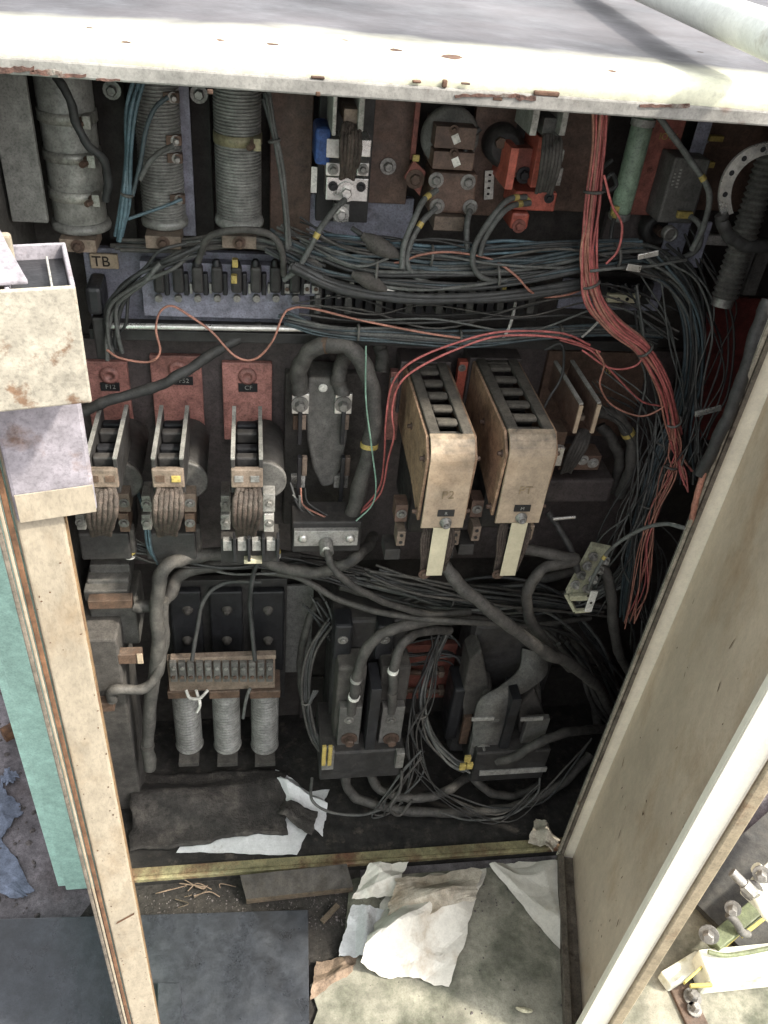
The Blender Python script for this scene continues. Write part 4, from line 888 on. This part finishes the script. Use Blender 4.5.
bundle('wire_bundle','dark wires down the left side of the bottom centre contactor',[(330,620,.26),(312,650,.24),(306,690,.22),(312,730,.19),(326,752,.15)],6,.009,.0028,['wire_black','cable'],(.6,),23,.4)
bundle('wire_bundle','thin blue wires tied together left of the second resistor tube',[(142,72,.26),(131,110,.25),(130,160,.245),(126,200,.24),(118,236,.245)],5,.006,.0024,['wire_blue'],(.75,),24,.5)
bundle('wire_bundle','blue grey wires hanging down between the left contactors',[(138,490,.24),(146,515,.22),(150,545,.22),(158,562,.22)],3,.005,.0024,['wire_teal','wire_blue'],(),25,.5)
bundle('wire_bundle','dark wires dropping beside the brass banded resistor',[(264,95,.27),(272,130,.265),(280,170,.26),(284,215,.255),(286,250,.255)],4,.006,.0032,['wire_black','wire_grey'],(.35,),26,.3)
bundle('wire_bundle','wires spilling behind the grey switch bottom bar',[(296,488,.27),(306,505,.25),(318,515,.235),(330,524,.225)],6,.010,.002,['wire_black','wire_copper','wire_white','wire_grey'],(),27,.9)
bundle('wire_bundle','loose black wires falling behind the pale green bracket',[(640,520,.2),(634,560,.19),(640,600,.18),(650,640,.18),(640,690,.2)],7,.018,.002,['wire_black','wire_grey'],(),28,.9)
bundle('wire_bundle','dark cables sinking into lower right corner behind the door',[(560,640,.22),(585,670,.22),(600,700,.24),(625,735,.28)],5,.016,.005,['cable_dark','cable'],(),29,.5)
TG=[('tangle of thin black wires between arc chutes and right wall',[(640,300,.24),(655,350,.23),(660,420,.23),(640,480,.22),(620,540,.2),(600,600,.2)],9,.03,.0016),
('tangle of thin grey wires hanging below the fuse board',[(440,640,.22),(436,690,.19),(415,740,.16),(440,790,.11),(500,815,.08),(545,790,.10)],4,.022,.0016),
('tangle of dark wires across the lower loom and shelf',[(300,300,.27),(360,312,.26),(430,318,.26),(520,312,.26),(600,300,.26),(670,330,.25)],6,.022,.0016),
('tangle of dark wires in front of the round relay and loom',[(300,232,.27),(360,256,.25),(430,262,.245),(500,270,.24),(580,262,.24),(670,280,.24)],6,.022,.0018),
('tangle of thin dark wires right of the stripped contactor',[(600,380,.25),(640,420,.24),(650,470,.23),(640,520,.22),(660,570,.21),(650,640,.2)],9,.03,.0015),
('tangle of black leads under the red plated contactors',[(110,540,.25),(160,556,.24),(220,566,.24),(290,568,.24),(350,580,.24)],9,.016,.0022),
('tangle of dusty cables crossing behind the coil of thick cables',[(400,600,.25),(470,590,.24),(540,600,.23),(590,640,.24),(620,690,.26)],9,.03,.0035),
('tangle of dark wires on the cabinet floor at right',[(440,800,.13),(490,815,.09),(540,800,.1),(570,770,.14),(590,740,.18)],2,.014,.002),
('tangle of thin wires hanging along the far right wall',[(690,250,.25),(715,310,.24),(712,370,.23),(700,420,.2),(694,470,.17)],8,.025,.0016),
('loose wires behind the bottom centre contactor cables',[(310,600,.28),(340,640,.27),(400,655,.27),(450,650,.28),(470,690,.28)],7,.022,.0024)]
for k,(lab,pts,n_,sp_,r_) in enumerate(TG):
    bundle('wire_tangle',lab,pts,n_,sp_,r_,['wire_black','wire_grey','cable_dark','cable'],(),60+k,.75,cat='wires')
# lead wires from relays (individual, with yellow markers)
def lead(label,pts,mk=(),r=.0042,m='wire_grey'):
    return cable(label,pts,r,m,'lead_wire',bands=[(f_,'brass_tag') for f_ in mk] or (),cat='wire')
lead('grey lead from blue coil contactor curving down to the loom',[(345,200,.285),(336,208,.27),(322,226,.255),(310,248,.25),(298,268,.25),(284,280,.26)],(.5,))
lead('grey lead with yellow marker left of the round relay plate',[(437,190,.28),(424,200,.265),(414,220,.25),(404,245,.245),(402,268,.24)],(.2,))
lead('grey lead with yellow marker curving down from the round relay',[(436,208,.28),(422,222,.26),(410,245,.25),(408,266,.245),(425,282,.24),(470,286,.24)],(.25,))
lead('dark lead dropping straight from the round relay',[(470,210,.285),(467,225,.265),(467,245,.255),(470,262,.25)])
lead('grey lead with yellow marker from the red contactor plate',[(526,197,.275),(508,200,.262),(490,220,.25),(475,246,.24),(474,268,.235),(490,280,.235),(530,280,.24)],(.12,))
lead('second grey lead from the red contactor plate down to the loom',[(530,203,.275),(512,206,.262),(498,218,.25),(484,240,.245),(480,256,.24)],(.15,))
lead('thin grey lead with marker right of the grey capacitor',[(690,216,.265),(700,226,.25),(698,248,.245),(680,258,.24),(650,262,.24)],())
lead('dark cable slanting down from roof across the grey capacitor',[(656,112,.22),(672,135,.215),(690,160,.21),(709,192,.2),(704,225,.2),(692,250,.21)],(.55,))
lead('blue wire from ribbed resistor clip to the tie',[(182,199,.262),(165,206,.255),(148,212,.25),(128,219,.245)],(),.0022,'wire_blue')
lead('dark wire hooking from ribbed resistor clip to blue bundle',[(168,97,.262),(155,108,.255),(146,130,.25),(140,165,.245),(132,196,.242)],(),.003,'wire_teal')
lead('looped grey lead from ribbed resistor clips down to the tie',[(173,146,.262),(160,152,.25),(148,164,.245),(140,180,.242)],(),.0035,'wire_grey')
lead('thick grey lead arching over foot bracket below banded resistor',[(198,262,.26),(206,240,.25),(222,232,.245),(250,230,.245),(272,236,.25),(282,252,.25),(284,275,.26)],(),.0048,'cable')
lead('grey lead with band curving by the relay bracket down to loom',[(480,128,.3),(470,140,.3),(462,160,.29)],(),.004,'wire_black')
lead('black lead from green resistor base falling into the loom',[(616,212,.285),(612,228,.27),(610,245,.26),(606,258,.255)],(.12,),.003,'wire_black')
lead('black coiled lead left of the green ceramic resistor',[(612,160,.28),(600,172,.27),(604,190,.27),(616,186,.275),(612,174,.27),(604,182,.27)],(),.003,'wire_black')
lead('white stub wires under the coil bank terminal strip',[(186,690,.225),(190,698,.215),(200,698,.213),(208,690,.225)],(),.0032,'wire_white')
lead('second white stub loop under coil bank terminal strip',[(196,690,.222),(200,704,.212),(197,712,.212)],(),.003,'wire_white')
lead('pale stub wire hanging below the right of the coil strip',[(250,688,.225),(246,700,.215),(243,718,.213)],(),.0035,'wire_grey')
lead('thin dark wire trailing along floor to the paper',[(312,778,.13),(312,800,.08),(330,812,.07),(360,815,.075),(380,810,.09)],(),.003,'wire_grey')
lead('flat grey lead hooking below the bottom centre contactor',[(402,770,.12),(400,790,.10),(390,808,.08),(400,815,.08),(412,800,.09)],(),.0035,'cable')
lead('thin grey lead curving under bottom right contactor to the floor',[(540,778,.13),(536,795,.10),(510,815,.08),(470,820,.075),(440,812,.08)],(),.0025,'wire_grey')
for lab,c_,sz,rot in(('added silver piece imitating a sun glint on the loom at upper right',(648,255,.19),(.030,.003,.008),.25),('added silver piece imitating a sun glint right of the red wire bundle on loom',(634,268,.19),(.022,.003,.010),-.1),('added silver strip imitating daylight through a gap at the far right edge',(708,411,.10),(.040,.004,.009),.3)):
    MB().box(W(*c_),sz,Matrix.Rotation(-rot,3,'Y')).build('light_stand_in','silver',label=lab,cat='light stand-in',bevel=.001)  # added bright pieces: two imitate sun glints, one daylight through a gap
# cable gland lump in the loom
t=thing('cable_splice','dusty taped splice lump lying in the loom under brown board','splice',W(378,240,.26))
MB().tube(wp([(362,235,.26),(372,242,.255),(386,250,.25),(400,256,.25)]),lambda e:.004+.009*math.sin(math.pi*min(.95,max(.05,e))),10).build('splice','soot',t)
MB().tube(wp([(362,235,.26),(352,228,.27)]),.004,8,1).build('splice_tail','wire_black',t)
t=thing('cable_splice','second taped splice further down at the left of loom','splice',W(372,285,.24))
MB().tube(wp([(352,274,.24),(364,279,.235),(376,285,.235),(386,290,.235)]),lambda e:.004+.007*math.sin(math.pi*min(.95,max(.05,e))),10).build('splice','soot',t)
MB().tube(wp([(386,290,.235),(410,296,.235),(450,300,.235)]),.0025,8,4).build('splice_tail','wire_white',t)
# ================================================================ PAPERS ON THE FLOOR
def sheet(name,label,cat,c,m,z=.004,crum=.01,seed=1,nu=26,nv=26,edge=.0025,solid=.0007,group=None,folds=3,zf=None):
    # c: four photo corners on the ground plane (a,b,c,d around), gentle torn outline and creases
    rr=random.Random(seed); Q=[G(x,y,z) for x,y in c]
    cr=[]
    for _ in range(folds):
        a=rr.uniform(0,6.28); cr.append((math.cos(a),math.sin(a),rr.uniform(.2,.8),rr.uniform(.4,1)*crum))
    ph=[rr.uniform(0,6.28) for _ in range(12)]
    v=[];f=[]
    for i in range(nu+1):
        for j in range(nv+1):
            s,t=i/nu,j/nv
            p=Q[0]*(1-s)*(1-t)+Q[1]*s*(1-t)+Q[2]*s*t+Q[3]*(1-s)*t
            ex=math.sin(s*11+ph[0])*.5+math.sin(s*23+ph[1])*.35+math.sin(s*47+ph[2])*.2; ey=math.sin(t*9+ph[3])*.5+math.sin(t*25+ph[4])*.35+math.sin(t*51+ph[5])*.2
            cv=(Q[3]-Q[0]).normalized(); cu=(Q[1]-Q[0]).normalized()
            p=p+cv*edge*ex*(abs(t-.5)*2)**3+cu*edge*ey*(abs(s-.5)*2)**3
            h=0
            for ca,sa,o,am in cr:
                d=abs((s-.5)*ca+(t-.5)*sa-(o-.5)); h+=am*(max(0,1-d*3.2)-.25)
            h+=crum*.10*(math.sin(s*7+ph[6]+t*3)*math.sin(t*8+ph[7])+.5*math.sin(s*17+ph[8])*math.sin(t*15+ph[9]-s*6))
            if zf: h+=zf(s,t)
            v.append((p.x,p.y,z+max(0,h+crum*.25)))
    for i in range(nu):
        for j in range(nv):
            a=i*(nv+1)+j; f.append((a,a+nv+1,a+nv+2)); f.append((a,a+nv+2,a+1))
    return MB().add(v,f,name in('soot_cloth','burnt_scrap')).build(name,m,label=label,cat=cat,solid=solid,group=group)
sheet('paper_sheet','clean white paper partly under the sooty cloth inside the cabinet','paper',[(176,852),(206,800),(330,790),(296,856)],'paper_clean',.006,.008,3)
sheet('paper_sheet','white torn paper corner with burnt edge right of sooty cloth','paper',[(272,792),(276,770),(328,806),(322,836)],'paper_clean',.008,.022,4,folds=4)
sheet('soot_cloth','soot black padded cloth lying on the cabinet floor before the coils','cloth',[(130,852),(134,776),(284,770),(288,832)],'soot_cloth',.016,.018,5,solid=.006,folds=5,edge=.006)
sheet('burnt_scrap','charred dark scrap on the white paper corner','scrap',[(278,815),(284,800),(318,812),(312,836)],'soot_cloth',.03,.012,6,10,10)
sheet('crumpled_paper','large crumpled stained white paper lying on the concrete before the sill','paper',[(360,972),(388,884),(486,868),(450,986)],'paper',.008,.030,44,24,24,folds=8,edge=.005,zf=lambda a,b:.020*math.sin(math.pi*min(1,a*.9+.1))*math.sin(math.pi*min(1,b*.85+.1)))
sheet('crumpled_paper','brown stained upper flap of paper lying over the crumpled sheet','paper',[(384,928),(396,880),(482,868),(474,902)],'paper_dirty',.044,.016,12,16,16,folds=5,edge=.006)
sheet('paper_sheet','torn white paper piece standing left of the crumpled pile','paper',[(338,956),(352,905),(384,910),(364,958)],'paper_clean',.01,.012,10,20,20)
sheet('paper_sheet','torn stained paper piece leaning over the sill','paper',[(352,900),(368,866),(408,862),(394,896)],'paper',.03,.016,14,20,20)
sheet('paper_sheet','long pale paper sheet running under the right door','paper',[(488,866),(520,862),(560,862),(560,950)],'paper',.004,.012,15,24,24)
sheet('cardboard_scrap','torn brown cardboard scrap left of the crumpled paper','cardboard',[(310,1000),(316,962),(358,956),(352,972)],'paper_brown',.006,.010,17,14,14,solid=.002)
sheet('cardboard_scrap','curled brown scrap at the bottom of the right door hinge','cardboard',[(528,842),(536,818),(560,840),(552,852)],'paper_dirty',.03,.02,18,14,14,solid=.002)
p=G(524,1010,.004); MB().add([p+Vector((math.cos(a)*.016,math.sin(a)*.005-math.cos(a)*.004,.003*math.cos(a)**2)) for a in [k*.3927 for k in range(16)]],[tuple(range(16))]).build('fallen_leaf','leaf',label='small pale leaf on the concrete near bottom of photo',cat='leaf',solid=.0006)
# wooden angle piece by the sill
t=thing('wooden_strip','dark weathered strip of wood leaning on the sill','wood strip',G(300,895,0))
a=G(246,900,.004); b=G(353,888,.004); d=Vector((-.012,.035,.030))
MB().prism([a,b,b+d,a+d],(0,-.004,.010)).build('board','wood',t,bevel=.001); MB().prism([a+Vector((.001,-.008,0)),b+Vector((-.001,-.008,0)),b+Vector((-.001,-.008,.010)),a+Vector((.001,-.008,.010))],(0,.007,0)).build('worn_edge','wood_edge',t)
MB().beam(G(322,922,.004),G(338,905,.006),.010,.006).build('wood_splinter','wood_edge',label='thin pale splinter of wood right of dark steel plate',cat='splinter')
t=thing('twig_litter','small dry twigs and fibres before the sill at left','twigs',G(190,892,0))
for k in range(9):
    a=G(R_.uniform(165,225),R_.uniform(884,900),.0); MB().tube([a,a+Vector((R_.uniform(-.03,.03),R_.uniform(-.015,.015),.004)),a+Vector((R_.uniform(-.06,.06),R_.uniform(-.02,.02),.002))],.0011,5,4).build('twig','paper_brown' if k%3 else 'wood_edge',t)
# steel plate lying in front
q=[G(-120,924,0),G(308,911,0),G(310,1100,0),G(-220,1100,0)]
MB().prism([Vector((p.x,p.y,-.004)) for p in q[::-1]],(0,0,.010)).build('steel_plate','steel_plate',label='flat dark steel plate lying on the ground before the cabinet',cat='plate',bevel=.0015)
MB().prism([G(158,1030,.008),G(158,985,.008),G(180,985,.008),G(186,1030,.008)][::-1],(0,0,.012)).build('small_block','steel_plate',label='small dark block on the steel plate beside left door foot',cat='block',bevel=.002)
# ================================================================ OUTSIDE LEFT
def pebble(mb,p,r,rr):
    v=[];n=6
    for i in range(1,3):
        for j in range(n): v.append(p+Vector((math.cos(j*1.047)*r*rr.uniform(.7,1.2)*(1 if i==1 else .55),math.sin(j*1.047)*r*rr.uniform(.7,1.2)*(1 if i==1 else .55),r*(0 if i==1 else .6))))
    v.append(p+Vector((0,0,r*.8)))
    f=[(j,(j+1)%n,n+(j+1)%n,n+j) for j in range(n)]+[(n+j,n+(j+1)%n,12) for j in range(n)]
    mb.add(v,f,False)
mb=MB(); rr=random.Random(4)
for k in range(1500):
    x=rr.uniform(-1.3,-.40); y=rr.uniform(-.05,1.1); pebble(mb,Vector((x,y,-.012)),rr.choice((.002,.003,.004,.007)),rr)
mb.build('gravel','stone',kind='stuff',label='loose dark dirt clods and grit on the ground at left',cat='gravel')
mb=MB(); rr=random.Random(9)
for k in range(900):
    if k<450: x=rr.uniform(-.25,.2); y=rr.uniform(-.11,-.02)
    else: x=rr.uniform(.1,.62); y=rr.choice((rr.uniform(-.45,-.03),rr.uniform(-.12,-.03)))
    pebble(mb,Vector((x,y,-.008 if x<.2 and y>-.3 else 0)),rr.choice((.0008,.0012,.0018,.003 if k%5==0 else .001)),rr)
mb.build('floor_grit','stone',kind='stuff',label='fine grit and crumbs scattered before the cabinet sill',cat='grit')
for k,(c,lab) in enumerate((([(-30,800),(0,783),(24,812),(-10,850)],'largest blue grey paint flake on the dirt at left'),([(-30,885),(0,835),(34,890),(20,900)],'long curved blue grey paint flake nearest the steel plate'),([(0,780),(8,768),(20,776),(8,786)],'small pale paint flake on the dirt at left'))):
    sheet('paint_flake',lab,'flake',c,'flake_blue',-.008,.008,30+k,12,12,solid=.0015,edge=.006)
t=thing('rusty_can','small rusty tin can lying beside the green post','can',G(18,740,0))
p=G(18,738,.006); MB().lathe(p+Vector((-.03,0,.012)),(.7,.5,0),[(.016,0),(.018,.001),(.018,.05),(.016,.051),(.015,.049),(0,.047)],18).build('can_body','rust',t)
# ================================================================ OUTSIDE RIGHT: machine frame
t=thing('machine_frame','white painted machine frame with bolts, behind the right door','machine',G(730,990,0))
def GP(px,py,z): return G(px,py,z)
MB().beam(GP(698,972,.04),GP(870,955,.04),.055,.07).build('lower_beam','mach_white',t,bevel=.006)
MB().beam(GP(664,982,.02),GP(700,960,.02),.030,.028).build('foot','mach_white',t,bevel=.004)
MB().beam(GP(684,983,.058),GP(762,914,.062),.004,.010).build('edge_rib','mach_yellow',t,bevel=.001)
MB().beam(GP(690,986,.058),GP(712,985,.058),.006,.008).build('edge_rib','mach_yellow',t,bevel=.001)
MB().beam(GP(712,945,.075),GP(800,872,.09),.030,.028).build('green_rail','mach_green',t,bevel=.002)
MB().beam(GP(742,936,.09),GP(800,890,.10),.006,.012).build('edge_rib','mach_yellow',t,bevel=.001)
MB().beam(GP(752,900,.16),GP(840,812,.20),.05,.035).build('upper_beam','mach_white',t,bevel=.005)
MB().beam(GP(678,984,.004),GP(704,1040,.004),.042,.008).build('foot_plate','copper_dull',t,bevel=.002)
MB().beam(GP(720,930,.02),GP(830,825,.02),.20,.015).build('cavity_floor','mach_dark',t)
for k,(px,py,z,r) in enumerate(((709,934,.10,.011),(752,890,.17,.012),(692,998,.010,.010),(694,1010,.010,.008),(733,908,.14,.009),(762,874,.2,.010))):
    ax=(-.5,-.6,.4) if k not in(2,3) else (0,0,1)
    MB().bolt(GP(px,py,z),ax,r,.016).build('bolt','zinc',t)
MB().tube([GP(728,914,.13),GP(736,922,.12),GP(742,932,.10),GP(748,934,.09)],.008,10).build('pipe','grey_dusty',t); MB().tube([GP(708,952,.09),GP(722,955,.09),GP(740,954,.09),GP(790,944,.10)],.0045,8).build('hose','mach_green',t)
MB().tube([GP(732,872,.2),GP(744,884,.19)],.009,12,1).build('shaft','zinc',t); MB().tube([GP(744,884,.19),GP(754,894,.18)],.012,6,1,smooth=False).build('shaft_nut','coil_smooth',t)
MB().tube([GP(756,868,.2),GP(770,880,.18)],.012,12,1).build('shaft','mach_white',t)
MB().tube([GP(756,896,.18),GP(764,912,.16),GP(772,920,.15)],.009,10).build('pipe','mach_white',t)
# pipe over the roof
t=thing('roof_pipe','white painted pipe crossing above the roof at top right','pipe',G(700,5,1.55))
a,b=G(560,-48,1.548),G(830,60,1.548)
MB().tube([a,b],.021,18,1).build('pipe_body','pipe_white',t)
for f_ in(.42,): 
    p=a+(b-a)*f_; d=(b-a).normalized(); MB().tube([p-d*.01,p+d*.01],.023,18,1).build('pipe_collar','pipe_white',t)
for f_ in(.04,.96):
    p=a+(b-a)*f_; MB().box((p.x,p.y,1.524),(.02,.02,.03)).build('pipe_support','pipe_white',t)
